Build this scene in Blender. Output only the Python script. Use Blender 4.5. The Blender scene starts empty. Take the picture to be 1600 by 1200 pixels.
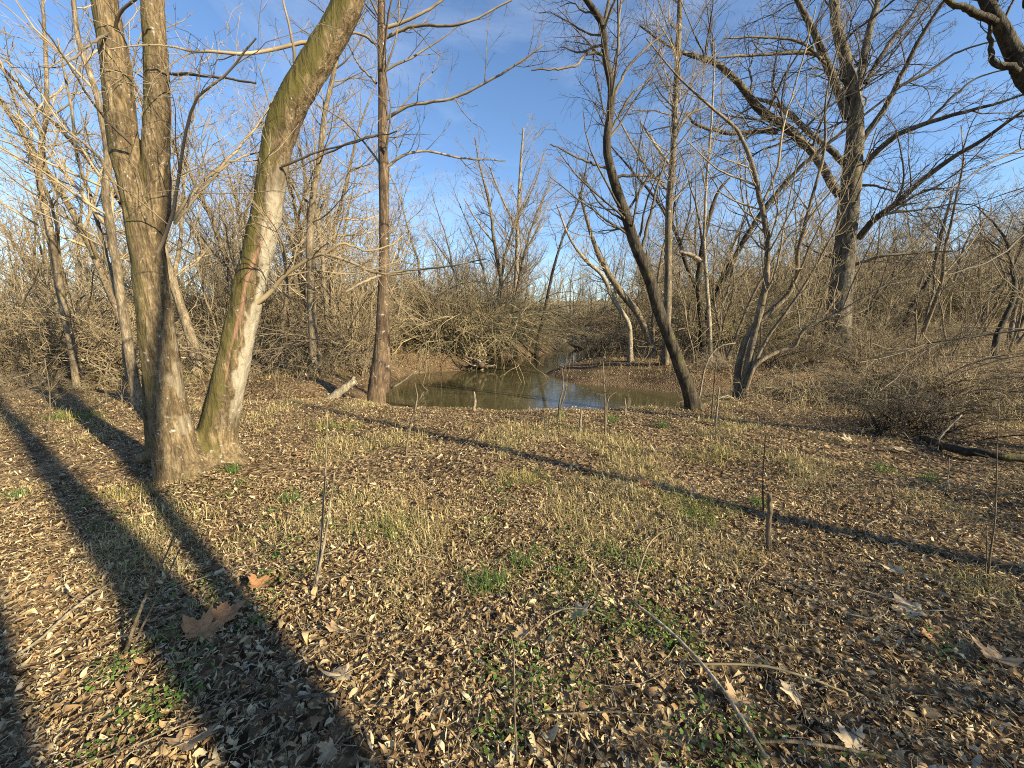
import bpy, math
import numpy as np
from mathutils import Vector

# ------------------------------------------------------------------ camera, sky, sun, exposure
SC = bpy.context.scene
COL = SC.collection
FPX = 601.0                      # focal length in photo pixels (1600 wide)
PITCH = math.atan(100 / FPX)
CAMH = 1.5
cd = bpy.data.cameras.new('camera'); cam = bpy.data.objects.new('camera', cd); COL.objects.link(cam)
cd.sensor_width = 36; cd.lens = 36 * FPX / 1600; cd.clip_start = .05; cd.clip_end = 3000
cam.location = (0, 0, CAMH); cam.rotation_euler = (math.pi / 2 - PITCH, 0, 0)
SC.camera = cam

SUN_EL = math.radians(25)
SH = np.array([-.83, .557]); SH /= np.linalg.norm(SH)       # shadows fall this way on the ground
SUN_AZ = math.atan2(-SH[0], -SH[1])                          # from +Y towards +X
world = bpy.data.worlds.new('World'); SC.world = world; world.use_nodes = True
nt = world.node_tree; nt.nodes.clear()
wo = nt.nodes.new('ShaderNodeOutputWorld'); bg = nt.nodes.new('ShaderNodeBackground')
sky = nt.nodes.new('ShaderNodeTexSky'); sky.sky_type = 'NISHITA'; sky.sun_disc = False
sky.sun_elevation = SUN_EL; sky.sun_rotation = SUN_AZ
sky.air_density = 1.0; sky.dust_density = .15; sky.ozone_density = 4.5
bg.inputs['Strength'].default_value = .09
# thin wisps of cloud everywhere in the sky
tc = nt.nodes.new('ShaderNodeTexCoord')
mp = nt.nodes.new('ShaderNodeMapping'); mp.inputs['Scale'].default_value = (1.6, 2.4, 5.0); mp.inputs['Rotation'].default_value = (.3, .2, .5)
nz = nt.nodes.new('ShaderNodeTexNoise'); nz.inputs['Scale'].default_value = 1.3; nz.inputs['Detail'].default_value = 7; nz.inputs['Roughness'].default_value = .62; nz.inputs['Distortion'].default_value = .6
rp = nt.nodes.new('ShaderNodeValToRGB'); rp.color_ramp.elements[0].position = .50; rp.color_ramp.elements[1].position = .92
rp.color_ramp.elements[1].color = (.17, .17, .17, 1)
mx = nt.nodes.new('ShaderNodeMix'); mx.data_type = 'RGBA'; mx.inputs[7].default_value = (9.0, 9.3, 9.8, 1)
nt.links.new(tc.outputs['Generated'], mp.inputs[0]); nt.links.new(mp.outputs[0], nz.inputs[0]); nt.links.new(nz.outputs[0], rp.inputs[0])
nt.links.new(rp.outputs[0], mx.inputs[0]); nt.links.new(sky.outputs[0], mx.inputs[6]); nt.links.new(mx.outputs[2], bg.inputs[0]); nt.links.new(bg.outputs[0], wo.inputs[0])

sl = bpy.data.lights.new('sun', 'SUN'); sl.energy = 5.0; sl.angle = math.radians(.55); sl.color = (1, .858, .585)
sun = bpy.data.objects.new('sun', sl); COL.objects.link(sun)
sd = Vector((math.sin(SUN_AZ) * math.cos(SUN_EL), math.cos(SUN_AZ) * math.cos(SUN_EL), math.sin(SUN_EL)))
sun.rotation_euler = sd.to_track_quat('Z', 'Y').to_euler(); sun.location = (0, 0, 30)
vs = SC.view_settings; vs.view_transform = 'Standard'; vs.look = 'None'; vs.exposure = 1.32; vs.gamma = 1
SC.cycles.max_bounces = 5; SC.cycles.diffuse_bounces = 2; SC.cycles.glossy_bounces = 2; SC.cycles.transparent_max_bounces = 4
SC.cycles.use_denoising = False; SC.cycles.filter_width = 1.05

# ------------------------------------------------------------------ helpers
RNG = np.random.default_rng(7)
CAMP = np.array([0, 0, CAMH])
cp_, sp_ = math.cos(PITCH), math.sin(PITCH)

def ray(px, py):
    u = (px - 800) / FPX; v = -(py - 600) / FPX
    return np.array([u, cp_ + v * sp_, -sp_ + v * cp_])
def at(px, py, Y):
    d = ray(px, py); return CAMP + d * (Y / d[1])
def gp(px, py, z=0.0):
    d = ray(px, py); return CAMP + d * ((z - CAMH) / d[2])
def project(p):
    q = p - CAMP
    dep = q[..., 1] * cp_ - q[..., 2] * sp_
    up = q[..., 1] * sp_ + q[..., 2] * cp_
    dd = np.maximum(dep, 1e-3)
    return 800 + FPX * q[..., 0] / dd, 600 - FPX * up / dd, dep
def ss(a, b, x):
    t = np.clip((x - a) / (b - a), 0, 1); return t * t * (3 - 2 * t)
def unit(v):
    return v / np.maximum(np.linalg.norm(v, axis=-1, keepdims=True), 1e-9)

_T = np.random.default_rng(3).random((256, 256))
def vnoise(x, y):
    xi = np.floor(x).astype(int); yi = np.floor(y).astype(int); fx = x - xi; fy = y - yi
    fx = fx * fx * (3 - 2 * fx); fy = fy * fy * (3 - 2 * fy)
    g = lambda a, b: _T[a % 256, b % 256]
    return (g(xi, yi) * (1 - fx) + g(xi + 1, yi) * fx) * (1 - fy) + (g(xi, yi + 1) * (1 - fx) + g(xi + 1, yi + 1) * fx) * fy
def fbm(x, y, o=4):
    s = 0; a = .5
    for i in range(o):
        s = s + a * vnoise(x * 2 ** i + 17 * i, y * 2 ** i + 31 * i); a *= .5
    return s

def mesh(name, verts, faces, mat, smooth=True, attrs=None):
    """verts (n,3); faces: list of (m,k) index arrays; attrs: name -> (n,) float or (n,3) colour"""
    me = bpy.data.meshes.new(name)
    verts = np.asarray(verts, dtype=np.float32)
    me.vertices.add(len(verts)); me.vertices.foreach_set('co', verts.ravel())
    faces = [np.asarray(f, dtype=np.int32) for f in faces if len(f)]
    loops = np.concatenate([f.ravel() for f in faces])
    starts = []; o = 0
    for f in faces:
        starts.append(o + np.arange(len(f), dtype=np.int32) * f.shape[1]); o += f.size
    starts = np.concatenate(starts)
    me.loops.add(len(loops)); me.loops.foreach_set('vertex_index', loops)
    me.polygons.add(len(starts)); me.polygons.foreach_set('loop_start', starts)
    me.polygons.foreach_set('use_smooth', np.full(len(starts), smooth))
    me.update(calc_edges=True); me.validate()
    for k, v in (attrs or {}).items():
        v = np.asarray(v, dtype=np.float32)
        if v.ndim == 1:
            a = me.attributes.new(k, 'FLOAT', 'POINT'); a.data.foreach_set('value', v)
        else:
            a = me.attributes.new(k, 'FLOAT_COLOR', 'POINT')
            a.data.foreach_set('color', np.concatenate([v, np.ones((len(v), 1), np.float32)], 1).ravel())
    me.materials.append(mat)
    return me

def link(name, data, parent=None, loc=None):
    o = bpy.data.objects.new(name, data); COL.objects.link(o)
    if parent is not None: o.parent = parent
    if loc is not None: o.location = loc
    if name in ('crown', 'twigs', 'stems'): o['kind'] = 'stuff'
    return o
def tag(o, label=None, cat=None, group=None, kind=None):
    if label: o['label'] = label
    if cat: o['category'] = cat
    if group: o['group'] = group
    if kind: o['kind'] = kind
    return o
def thing(name, loc, label, cat, group=None):
    o = link(name, None, loc=tuple(float(v) for v in loc)); o.empty_display_size = .1
    return tag(o, label, cat, group)
def copy_tree(o, parent=None):
    c = o.copy(); COL.objects.link(c)
    if parent is not None: c.parent = parent
    for ch in list(o.children): copy_tree(ch, c)
    return c

def spline(pts, K):
    """Catmull-Rom through rows of pts (any columns), K samples by arc length of the first three columns"""
    p = np.asarray(pts, float)
    if len(p) == 2:
        t = np.linspace(0, 1, K)[:, None]; return p[0] * (1 - t) + p[1] * t
    e = np.vstack([2 * p[0] - p[1], p, 2 * p[-1] - p[-2]]); out = []
    for i in range(1, len(e) - 2):
        t = np.linspace(0, 1, 12, endpoint=False)[:, None]
        a, b, c, d = e[i - 1], e[i], e[i + 1], e[i + 2]
        out.append(.5 * (2 * b + (c - a) * t + (2 * a - 5 * b + 4 * c - d) * t * t + (3 * b - a - 3 * c + d) * t ** 3))
    out = np.vstack(out + [p[-1:]])
    L = np.concatenate([[0], np.cumsum(np.linalg.norm(np.diff(out[:, :3], axis=0), axis=1))])
    u = np.linspace(0, L[-1], K)
    return np.stack([np.interp(u, L, out[:, j]) for j in range(out.shape[1])], 1)

def trace(pts, K=20):
    """pts rows (px, py, width_px, Y) -> centre line (K,3) and radii (K,)"""
    rows = []
    for px, py, w, Y in pts:
        d = ray(px, py); t = Y / d[1]; p = CAMP + d * t
        rows.append([*p, .5 * w * t / FPX / math.hypot(1, (px - 800) / FPX)])
    s = spline(rows, K); return s[:, :3], s[:, 3]

def tubes(P, R, sides=3):
    P = np.asarray(P, float); R = np.asarray(R, float)
    if P.ndim == 2: P = P[None]; R = R[None]
    N, K, _ = P.shape
    T = unit(np.gradient(P, axis=1))
    m = unit(T.mean(1)); ref = np.zeros((N, 3)); ref[np.arange(N), np.argmin(np.abs(m), 1)] = 1
    A = unit(np.cross(T, ref[:, None])); B = np.cross(T, A)
    th = np.arange(sides) * 2 * math.pi / sides
    V = P[:, :, None] + R[:, :, None, None] * (np.cos(th)[None, None, :, None] * A[:, :, None] + np.sin(th)[None, None, :, None] * B[:, :, None])
    i = np.arange(N)[:, None, None] * K * sides; k = np.arange(K - 1)[None, :, None] * sides; s = np.arange(sides)[None, None]
    s2 = (s + 1) % sides
    F = np.stack([i + k + s, i + k + s2, i + k + sides + s2, i + k + sides + s], -1).reshape(-1, 4)
    return V.reshape(-1, 3), F

class Geo:
    def __init__(s): s.v = []; s.f = {}; s.n = 0; s.a = {}
    def add(s, V, *F, **attrs):
        for f in F: s.f.setdefault(f.shape[1], []).append(f + s.n)
        s.v.append(V); s.n += len(V)
        for k, a in attrs.items(): s.a.setdefault(k, []).append(a)
    def tube(s, P, R, sides=3, cap=False):
        V, F = tubes(P, R, sides); 
        if cap:
            n = len(V); s.add(V, F, np.array([list(range(n - sides, n))]), np.array([list(range(sides))[::-1]]))
        else: s.add(V, F)
    def mesh(s, name, mat, off=(0, 0, 0), smooth=True):
        V = np.concatenate(s.v) - np.asarray(off, float)
        return mesh(name, V, [np.concatenate(f) for f in s.f.values()], mat, smooth, {k: np.concatenate(a) for k, a in s.a.items()})

def grow(rng, P, R, per_m, ang, frac, ratio, K=6, wander=.18, trop=.05, t0=.15, t1=1.0, rmin=.0022, rmax=1, lmax=9, lmin=.12, droop=0, slim=.012):
    """children of the polylines P (N,K,3) with radii R; per_m = children per metre of parent"""
    N, KP, _ = P.shape
    L = np.linalg.norm(np.diff(P, axis=1), axis=2).sum(1)
    cnt = np.maximum(1, rng.poisson(np.maximum(L * per_m * (t1 - t0), .6)))
    idx = np.repeat(np.arange(N), cnt); n = len(idx)
    t = rng.uniform(t0, t1, n); q = t * (KP - 1); j = np.minimum(q.astype(int), KP - 2); fr = (q - j)
    p0 = P[idx, j] * (1 - fr)[:, None] + P[idx, j + 1] * fr[:, None]
    T = unit(P[idx, j + 1] - P[idx, j]); r0 = R[idx, j] * (1 - fr) + R[idx, j + 1] * fr
    perp = unit(np.cross(T, rng.normal(size=(n, 3))))
    a = np.radians(rng.normal(ang, 12, n))[:, None]
    d = unit(np.cos(a) * T + np.sin(a) * perp)
    ln = np.clip(L[idx] * frac * (1.15 - .7 * t) * rng.uniform(.5, 1.35, n), lmin, lmax)
    r = np.clip(np.minimum(r0 * ratio, ln * slim) * rng.uniform(.75, 1.15, n), rmin, rmax)
    out = np.zeros((n, K, 3)); out[:, 0] = p0; cur = p0.copy()
    bias = rng.normal(size=(n, 3)) * wander * .6
    for k in range(1, K):
        d = unit(d + rng.normal(size=(n, 3)) * wander + bias * .5 + np.array([0, 0, trop - droop * k / K]))
        cur = cur + d * (ln / (K - 1))[:, None]; out[:, k] = cur
    rad = np.maximum(r[:, None] * np.linspace(1, .3, K)[None], rmin * .8)
    return out, rad

def twigs(rng, geo, P, R, spec, sides=(5, 4, 3, 3, 3)):
    """grow several levels; spec = list of grow() keyword dicts"""
    for lv, kw in enumerate(spec):
        P, R = grow(rng, P, R, **kw); geo.tube(P, R, sides[min(lv, len(sides) - 1)])
    return P, R

# ------------------------------------------------------------------ materials
def newmat(name):
    m = bpy.data.materials.new(name); m.use_nodes = True; n = m.node_tree.nodes; n.clear()
    out = n.new('ShaderNodeOutputMaterial'); b = n.new('ShaderNodeBsdfPrincipled'); m.node_tree.links.new(b.outputs[0], out.inputs[0])
    b.inputs['Roughness'].default_value = .85; b.inputs['Specular IOR Level'].default_value = .25
    return m, n, m.node_tree.links.new, b
def ramp(n, stops, interp='LINEAR'):
    r = n.new('ShaderNodeValToRGB'); e = r.color_ramp.elements; r.color_ramp.interpolation = interp
    while len(e) < len(stops): e.new(.5)
    for x, (p, c) in zip(e, stops): x.position = p; x.color = (*c, 1) if len(c) == 3 else c
    return r
def mixc(n, l, fac, a, b, mode='MIX'):
    m = n.new('ShaderNodeMix'); m.data_type = 'RGBA'; m.blend_type = mode
    for sock, v in ((m.inputs[0], fac), (m.inputs[6], a), (m.inputs[7], b)):
        if hasattr(v, 'is_linked') or hasattr(v, 'links'): l(v, sock)
        elif isinstance(v, (int, float)): sock.default_value = v
        else: sock.default_value = (*v, 1)
    return m.outputs[2]
def noise(n, l, vec, scale, detail=5, rough=.6, dist=0):
    t = n.new('ShaderNodeTexNoise'); t.inputs['Scale'].default_value = scale; t.inputs['Detail'].default_value = detail
    t.inputs['Roughness'].default_value = rough; t.inputs['Distortion'].default_value = dist
    if vec is not None: l(vec, t.inputs[0])
    return t.outputs[0]
def attr(n, name, out='Fac'):
    a = n.new('ShaderNodeAttribute'); a.attribute_name = name; return a.outputs[out]

def bark(name, dark, mid, light, moss=0., lichen=.0, zs=.22, scale=14, bump=.6, heroic=False):
    m, n, l, b = newmat(name)
    tc = n.new('ShaderNodeTexCoord'); mp = n.new('ShaderNodeMapping'); mp.inputs['Scale'].default_value = (1, 1, zs); l(tc.outputs['Object'], mp.inputs[0])
    fur = noise(n, l, mp.outputs[0], scale, 6, .62, .6)
    big = noise(n, l, tc.outputs['Object'], 2.3, 4, .6)
    c = ramp(n, [(.3, dark), (.5, mid), (.72, light)]); l(fur, c.inputs[0]); colr = c.outputs[0]
    fine = noise(n, l, mp.outputs[0], scale * 4.5, 4, .7); kf = ramp(n, [(.38, (.42, .42, .42)), (.62, (1.5, 1.47, 1.42))]); l(fine, kf.inputs[0]); colr = mixc(n, l, .8, colr, kf.outputs[0], 'MULTIPLY')
    k = ramp(n, [(.35, (.62, .6, .58)), (.65, (1.12, 1.1, 1.06))]); l(big, k.inputs[0]); colr = mixc(n, l, 1.0, colr, k.outputs[0], 'MULTIPLY')
    if lichen:
        sp = noise(n, l, tc.outputs['Object'], 26 if heroic else 9, 6, .7, .3); r = ramp(n, [(.62 - lichen, (0, 0, 0)), (.70 - lichen * .6, (1, 1, 1))]); l(sp, r.inputs[0])
        colr = mixc(n, l, r.outputs[0], colr, (.42, .41, .36))
    if heroic:
        sp2 = noise(n, l, mp.outputs[0], 22, 5, .7); 
        def gate(nm, lo, hi, jit):
            ad = n.new('ShaderNodeMath'); ad.operation = 'MULTIPLY_ADD'; l(sp2, ad.inputs[0]); ad.inputs[1].default_value = jit; l(attr(n, nm), ad.inputs[2])
            r = ramp(n, [(lo, (0, 0, 0)), (hi, (1, 1, 1))]); l(ad.outputs[0], r.inputs[0]); return r.outputs[0]
        colr = mixc(n, l, gate('pale', .5, .95, .6), colr, mixc(n, l, fur, (.17, .14, .095), (.50, .45, .35)))
        colr = mixc(n, l, gate('moss', .58, 1.05, .8), colr, mixc(n, l, fur, (.03, .026, .008), (.135, .115, .032)))
        colr = mixc(n, l, gate('scar', .60, .95, .5), colr, mixc(n, l, fur, (.12, .055, .032), (.36, .225, .14)))
    elif moss:
        mo = noise(n, l, tc.outputs['Object'], 4, 5, .65); r = ramp(n, [(.62 - moss, (0, 0, 0)), (.72 - moss * .7, (1, 1, 1))]); l(mo, r.inputs[0])
        colr = mixc(n, l, r.outputs[0], colr, mixc(n, l, fur, (.04, .042, .01), (.14, .13, .035)))
    l(colr, b.inputs['Base Color'])
    bp = n.new('ShaderNodeBump'); bp.inputs['Strength'].default_value = bump; bp.inputs['Distance'].default_value = .03; l(fur, bp.inputs['Height']); l(bp.outputs[0], b.inputs['Normal'])
    return m

def twigmat(name, a, bcol, var=.25):
    m, n, l, b = newmat(name); tc = n.new('ShaderNodeTexCoord')
    nz = noise(n, l, tc.outputs['Object'], 1.7, 4, .65); r = ramp(n, [(.35, a), (.65, bcol)]); l(nz, r.inputs[0])
    oi = n.new('ShaderNodeObjectInfo'); mr = n.new('ShaderNodeMapRange'); mr.inputs[3].default_value = 1 - var; mr.inputs[4].default_value = 1 + var; l(oi.outputs['Random'], mr.inputs[0])
    cc = n.new('ShaderNodeCombineColor'); [l(mr.outputs[0], s) for s in cc.inputs[:3]]
    l(mixc(n, l, 1.0, r.outputs[0], cc.outputs[0], 'MULTIPLY'), b.inputs['Base Color']); b.inputs['Roughness'].default_value = .7
    return m
def tintmat(name, rough=.8, trans=.0, detail=60, spec=.25):
    """colour from the per-piece attribute 'tint', fine veining by noise"""
    m, n, l, b = newmat(name); tc = n.new('ShaderNodeTexCoord')
    nz = noise(n, l, tc.outputs['Object'], detail, 3, .6); r = ramp(n, [(.25, (.72, .70, .68)), (.75, (1.2, 1.2, 1.18))]); l(nz, r.inputs[0])
    col = mixc(n, l, 1.0, attr(n, 'tint', 'Color'), r.outputs[0], 'MULTIPLY'); l(col, b.inputs['Base Color'])
    b.inputs['Roughness'].default_value = rough; b.inputs['Specular IOR Level'].default_value = spec
    if trans:
        tr = n.new('ShaderNodeBsdfTranslucent'); l(col, tr.inputs[0]); ms = n.new('ShaderNodeMixShader'); ms.inputs[0].default_value = trans
        l(b.outputs[0], ms.inputs[1]); l(tr.outputs[0], ms.inputs[2]); l(ms.outputs[0], n['Material Output'].inputs[0])
    return m

M = {}
M['hero'] = bark('bark_grey_mossy', (.05, .036, .02), (.14, .105, .06), (.26, .20, .118), heroic=True, lichen=.02, scale=18, bump=1.0)
M['grey'] = bark('bark_grey_brown', (.045, .035, .024), (.135, .108, .074), (.25, .205, .145), moss=.05, lichen=.03)
M['brown'] = bark('bark_brown', (.035, .023, .015), (.11, .077, .05), (.21, .155, .1), lichen=.02, zs=.12)
M['dark'] = bark('bark_dark', (.018, .014, .01), (.05, .041, .028), (.115, .095, .066), moss=.03, scale=20)
M['oak'] = bark('bark_oak', (.03, .026, .02), (.105, .09, .068), (.25, .22, .17), moss=.02, zs=.3, scale=9)
M['pale'] = bark('bark_pale', (.12, .1, .07), (.28, .24, .175), (.44, .39, .3), zs=.3)
M['tan'] = bark('bark_tan', (.07, .055, .036), (.18, .145, .1), (.32, .265, .185), moss=.03, zs=.2)
M['twig_tan'] = twigmat('twig_tan', (.17, .13, .076), (.38, .30, .18))
M['twig_grey'] = twigmat('twig_grey', (.115, .092, .062), (.28, .225, .15))
M['twig_dark'] = twigmat('twig_dark', (.05, .041, .03), (.15, .122, .086))
M['twig_olive'] = twigmat('twig_olive', (.12, .098, .052), (.28, .23, .13))
M['leaf'] = tintmat('dry_leaf', .7, .12)
M['blade'] = tintmat('grass_blade', .6, .25, 20)
M['green'] = tintmat('green_leaf', .5, .25, 40)

def mat_ground():
    m, n, l, b = newmat('soil_and_litter'); tc = n.new('ShaderNodeTexCoord'); ob = tc.outputs['Object']
    v = n.new('ShaderNodeTexVoronoi'); v.inputs['Scale'].default_value = 26; v.inputs['Randomness'].default_value = 1; l(ob, v.inputs[0])
    g = n.new('ShaderNodeRGBToBW'); l(v.outputs['Color'], g.inputs[0])
    r = ramp(n, [(.15, (.045, .032, .02)), (.45, (.13, .093, .055)), (.7, (.24, .175, .105)), (.95, (.36, .28, .175))]); l(g.outputs[0], r.inputs[0])
    big = noise(n, l, ob, .9, 6, .6); k = ramp(n, [(.32, (.55, .5, .45)), (.68, (1.15, 1.1, 1.0))]); l(big, k.inputs[0])
    col = mixc(n, l, 1.0, r.outputs[0], k.outputs[0], 'MULTIPLY')
    soil = noise(n, l, ob, 7, 8, .65); sr = ramp(n, [(.3, (.05, .034, .02)), (.7, (.18, .125, .078))]); l(soil, sr.inputs[0])
    col = mixc(n, l, attr(n, 'soil'), col, sr.outputs[0])
    fld = noise(n, l, ob, .6, 6, .7); fr = ramp(n, [(.3, (.19, .155, .09)), (.7, (.36, .295, .175))]); l(fld, fr.inputs[0])
    col = mixc(n, l, attr(n, 'field'), col, fr.outputs[0])
    l(col, b.inputs['Base Color']); b.inputs['Roughness'].default_value = .95; b.inputs['Specular IOR Level'].default_value = .1
    bp = n.new('ShaderNodeBump'); bp.inputs['Strength'].default_value = .8; bp.inputs['Distance'].default_value = .03; l(v.outputs['Distance'], bp.inputs['Height'])
    l(bp.outputs[0], b.inputs['Normal']); return m
M['ground'] = mat_ground()
def mat_water():
    m, n, l, b = newmat('murky_water'); tc = n.new('ShaderNodeTexCoord'); ob = tc.outputs['Object']
    nz = noise(n, l, ob, .35, 4, .5); r = ramp(n, [(.3, (.04, .036, .016)), (.7, (.065, .058, .028))]); l(nz, r.inputs[0]); l(r.outputs[0], b.inputs['Base Color'])
    b.inputs['Roughness'].default_value = .02; b.inputs['IOR'].default_value = 1.33; b.inputs['Specular IOR Level'].default_value = .5
    mp = n.new('ShaderNodeMapping'); mp.inputs['Scale'].default_value = (1, 2.2, 1); l(ob, mp.inputs[0])
    w = noise(n, l, mp.outputs[0], 3.2, 3, .5); bp = n.new('ShaderNodeBump'); bp.inputs['Strength'].default_value = .12; bp.inputs['Distance'].default_value = .02
    l(w, bp.inputs['Height']); l(bp.outputs[0], b.inputs['Normal']); return m
M['water'] = mat_water()

# ------------------------------------------------------------------ terrain
ZW = -.65
WPOLY = np.array([(-3.3, 8.6), (-3.7, 10.3), (-4.4, 13), (-4.2, 15.4), (-1.9, 16.9), (-1.2, 21.5), (2.2, 25.2), (4.0, 31), (4.6, 40), (11, 40), (8.8, 31), (5.8, 24.5),
                  (3.3, 18.8), (1.4, 15.4), (2.2, 13.0), (4.04, 12.0), (5.6, 10.8), (8.2, 10.4), (13, 10.5), (26, 15), (40, 16), (40, 13), (26, 11.5), (14, 8.2), (8.0, 8.3),
                  (4.6, 8.2), (2.6, 7.3), (0, 7.2), (-1.6, 7.3)], float)
def sdf(x, y):
    """signed distance to the water's edge, positive on land"""
    sh = x.shape; p = np.stack([x.ravel(), y.ravel()], 1); n = len(WPOLY); dmin = np.full(len(p), 1e9); ins = np.zeros(len(p), bool)
    for i in range(n):
        a = WPOLY[i]; b = WPOLY[(i + 1) % n]; e = b - a; w = p - a
        t = np.clip((w @ e) / (e @ e), 0, 1); dmin = np.minimum(dmin, np.hypot(*(w - t[:, None] * e).T))
        c = ((a[1] > p[:, 1]) != (b[1] > p[:, 1])) & (p[:, 0] < (b[0] - a[0]) * (p[:, 1] - a[1]) / (b[1] - a[1] + 1e-12) + a[0]); ins ^= c
    return np.where(ins, -dmin, dmin).reshape(sh)
GULLY = np.array([(-3.2, 8.7), (-4.6, 7.9), (-6.5, 8.3), (-9.5, 9.4), (-13, 10)], float)
def gully_d(x, y):
    d = np.full(x.shape, 1e9)
    for a, b in zip(GULLY[:-1], GULLY[1:]):
        e = b - a; wx = x - a[0]; wy = y - a[1]; t = np.clip((wx * e[0] + wy * e[1]) / (e @ e), 0, 1)
        d = np.minimum(d, np.hypot(wx - t * e[0], wy - t * e[1]))
    return d
def tz(x, y, full=False):
    x = np.asarray(x, float); y = np.asarray(y, float)
    d = sdf(x + .35 * (fbm(x * 1.3, y * 1.3, 3) - .45), y + .35 * (fbm(x * 1.3 + 50, y * 1.3, 3) - .45)); r = np.hypot(x, y)
    H = .10 * (fbm(x * .5, y * .5) - .47) + .05 * (fbm(x * 2.2, y * 2.2, 3) - .44)
    H = H + .30 * ss(11, 19, y) * ss(-2, -7, x) + .55 * ss(11, 21, y) * ss(3, 9, x) + .55 * ss(17, 22, y) * ss(9, 15, x) + .25 * ss(16, 30, y)
    H = H + ss(42, 150, r) * ss(-10, 20, y) * (4 + 3 * ss(-.6, .2, x / (np.abs(y) + 1)) + 4.5 * ss(.35, .95, x / (np.abs(y) + 1)))
    H = H - .33 * np.exp(-(gully_d(x, y) / .55) ** 2)
    H = H + .09 * np.exp(-((x + 2.92) ** 2 + (y - 3.6) ** 2) / .55 ** 2)
    w = np.where(y < 8.6, .95, 1.3) + 1.4 * ss(3.2, 0, np.hypot(x - 3.2, y - 14)) + .4 * (fbm(x * .9, y * .9 + 9, 3) - .45)
    z = np.where(d > 0, ZW + (H - ZW) * ss(-.25, 1, d / w) * np.where(d > 0, 1, 0) + .0, ZW - .6 * ss(0, 1.2, -d))
    z = np.where((d > 0) & (d < .12), np.maximum(z, ZW + .02), z)
    return (z, d, w) if full else z
def tz1(x, y): return float(tz(np.array([x]), np.array([y]))[0])
def on(x, y, dz=0.): return np.array([x, y, tz1(x, y) + dz])
def ground_hit(px, py):
    d = ray(px, py); t = np.linspace(.5, 60, 6000); p = CAMP + d * t[:, None]
    h = p[:, 2] - tz(p[:, 0], p[:, 1]); i = np.argmax(h < 0); return p[i]

def axis(lo, hi, n, s):
    u = np.linspace(-1, 1, n); g = np.sinh(u * s) / math.sinh(s); return np.where(g < 0, -g * lo, g * hi)
gx = axis(-900, 900, 300, 6.6); gy = axis(-500, 1500, 320, 6.9) + 4.0
X, Yg = np.meshgrid(gx, gy, indexing='ij'); Z, D, Wb = tz(X, Yg, True)
nx, ny = X.shape; I = np.arange(nx * ny).reshape(nx, ny)
gf = np.stack([I[:-1, :-1], I[1:, :-1], I[1:, 1:], I[:-1, 1:]], -1).reshape(-1, 4)
soil = np.clip(ss(1.0, .35, D / Wb) * .6, 0, 1) * np.where(Yg > 5, 1, 0)
field = ss(24, 40, np.hypot(X, Yg))
ground = link('ground', mesh('ground', np.stack([X, Yg, Z], -1).reshape(-1, 3), [gf], M['ground'], True, {'soil': soil.ravel(), 'field': field.ravel()}))
tag(ground, 'woodland floor of brown leaf litter falling to the creek banks', 'ground', kind='structure')
wx = np.linspace(-14, 42, 60); wy = np.linspace(6.3, 42, 40); A, B = np.meshgrid(wx, wy, indexing='ij'); I = np.arange(A.size).reshape(A.shape)
water = link('creek_water', mesh('creek_water', np.stack([A, B, np.full_like(A, ZW)], -1).reshape(-1, 3), [np.stack([I[:-1, :-1], I[1:, :-1], I[1:, 1:], I[:-1, 1:]], -1).reshape(-1, 4)], M['water']))
tag(water, 'still murky olive creek water reflecting trees and sky', 'water', kind='structure')

# ------------------------------------------------------------------ the three-stemmed tree
def remesh(V, F, voxel):
    me = bpy.data.meshes.new('tmp'); me.from_pydata(V.tolist(), [], F); o = bpy.data.objects.new('tmp', me); COL.objects.link(o)
    md = o.modifiers.new('r', 'REMESH'); md.mode = 'VOXEL'; md.voxel_size = voxel
    s = o.modifiers.new('s', 'SMOOTH'); s.iterations = 7; s.factor = .5
    e = o.evaluated_get(bpy.context.evaluated_depsgraph_get()); m2 = e.to_mesh()
    v = np.zeros(len(m2.vertices) * 3, np.float32); m2.vertices.foreach_get('co', v)
    nrm = np.zeros(len(m2.vertices) * 3, np.float32); m2.vertex_normals.foreach_get('vector', nrm)
    f = np.zeros(len(m2.loops), np.int32); m2.loops.foreach_get('vertex_index', f); assert all(p.loop_total == 4 for p in m2.polygons)
    e.to_mesh_clear(); bpy.data.objects.remove(o); bpy.data.meshes.remove(me)
    return v.reshape(-1, 3).astype(float), nrm.reshape(-1, 3).astype(float), f.reshape(-1, 4)
def capped(P, R, sides=14):
    V, F = tubes(P, R, sides); n = len(V); return V, F.tolist() + [list(range(sides))[::-1], list(range(n - sides, n))]

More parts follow.
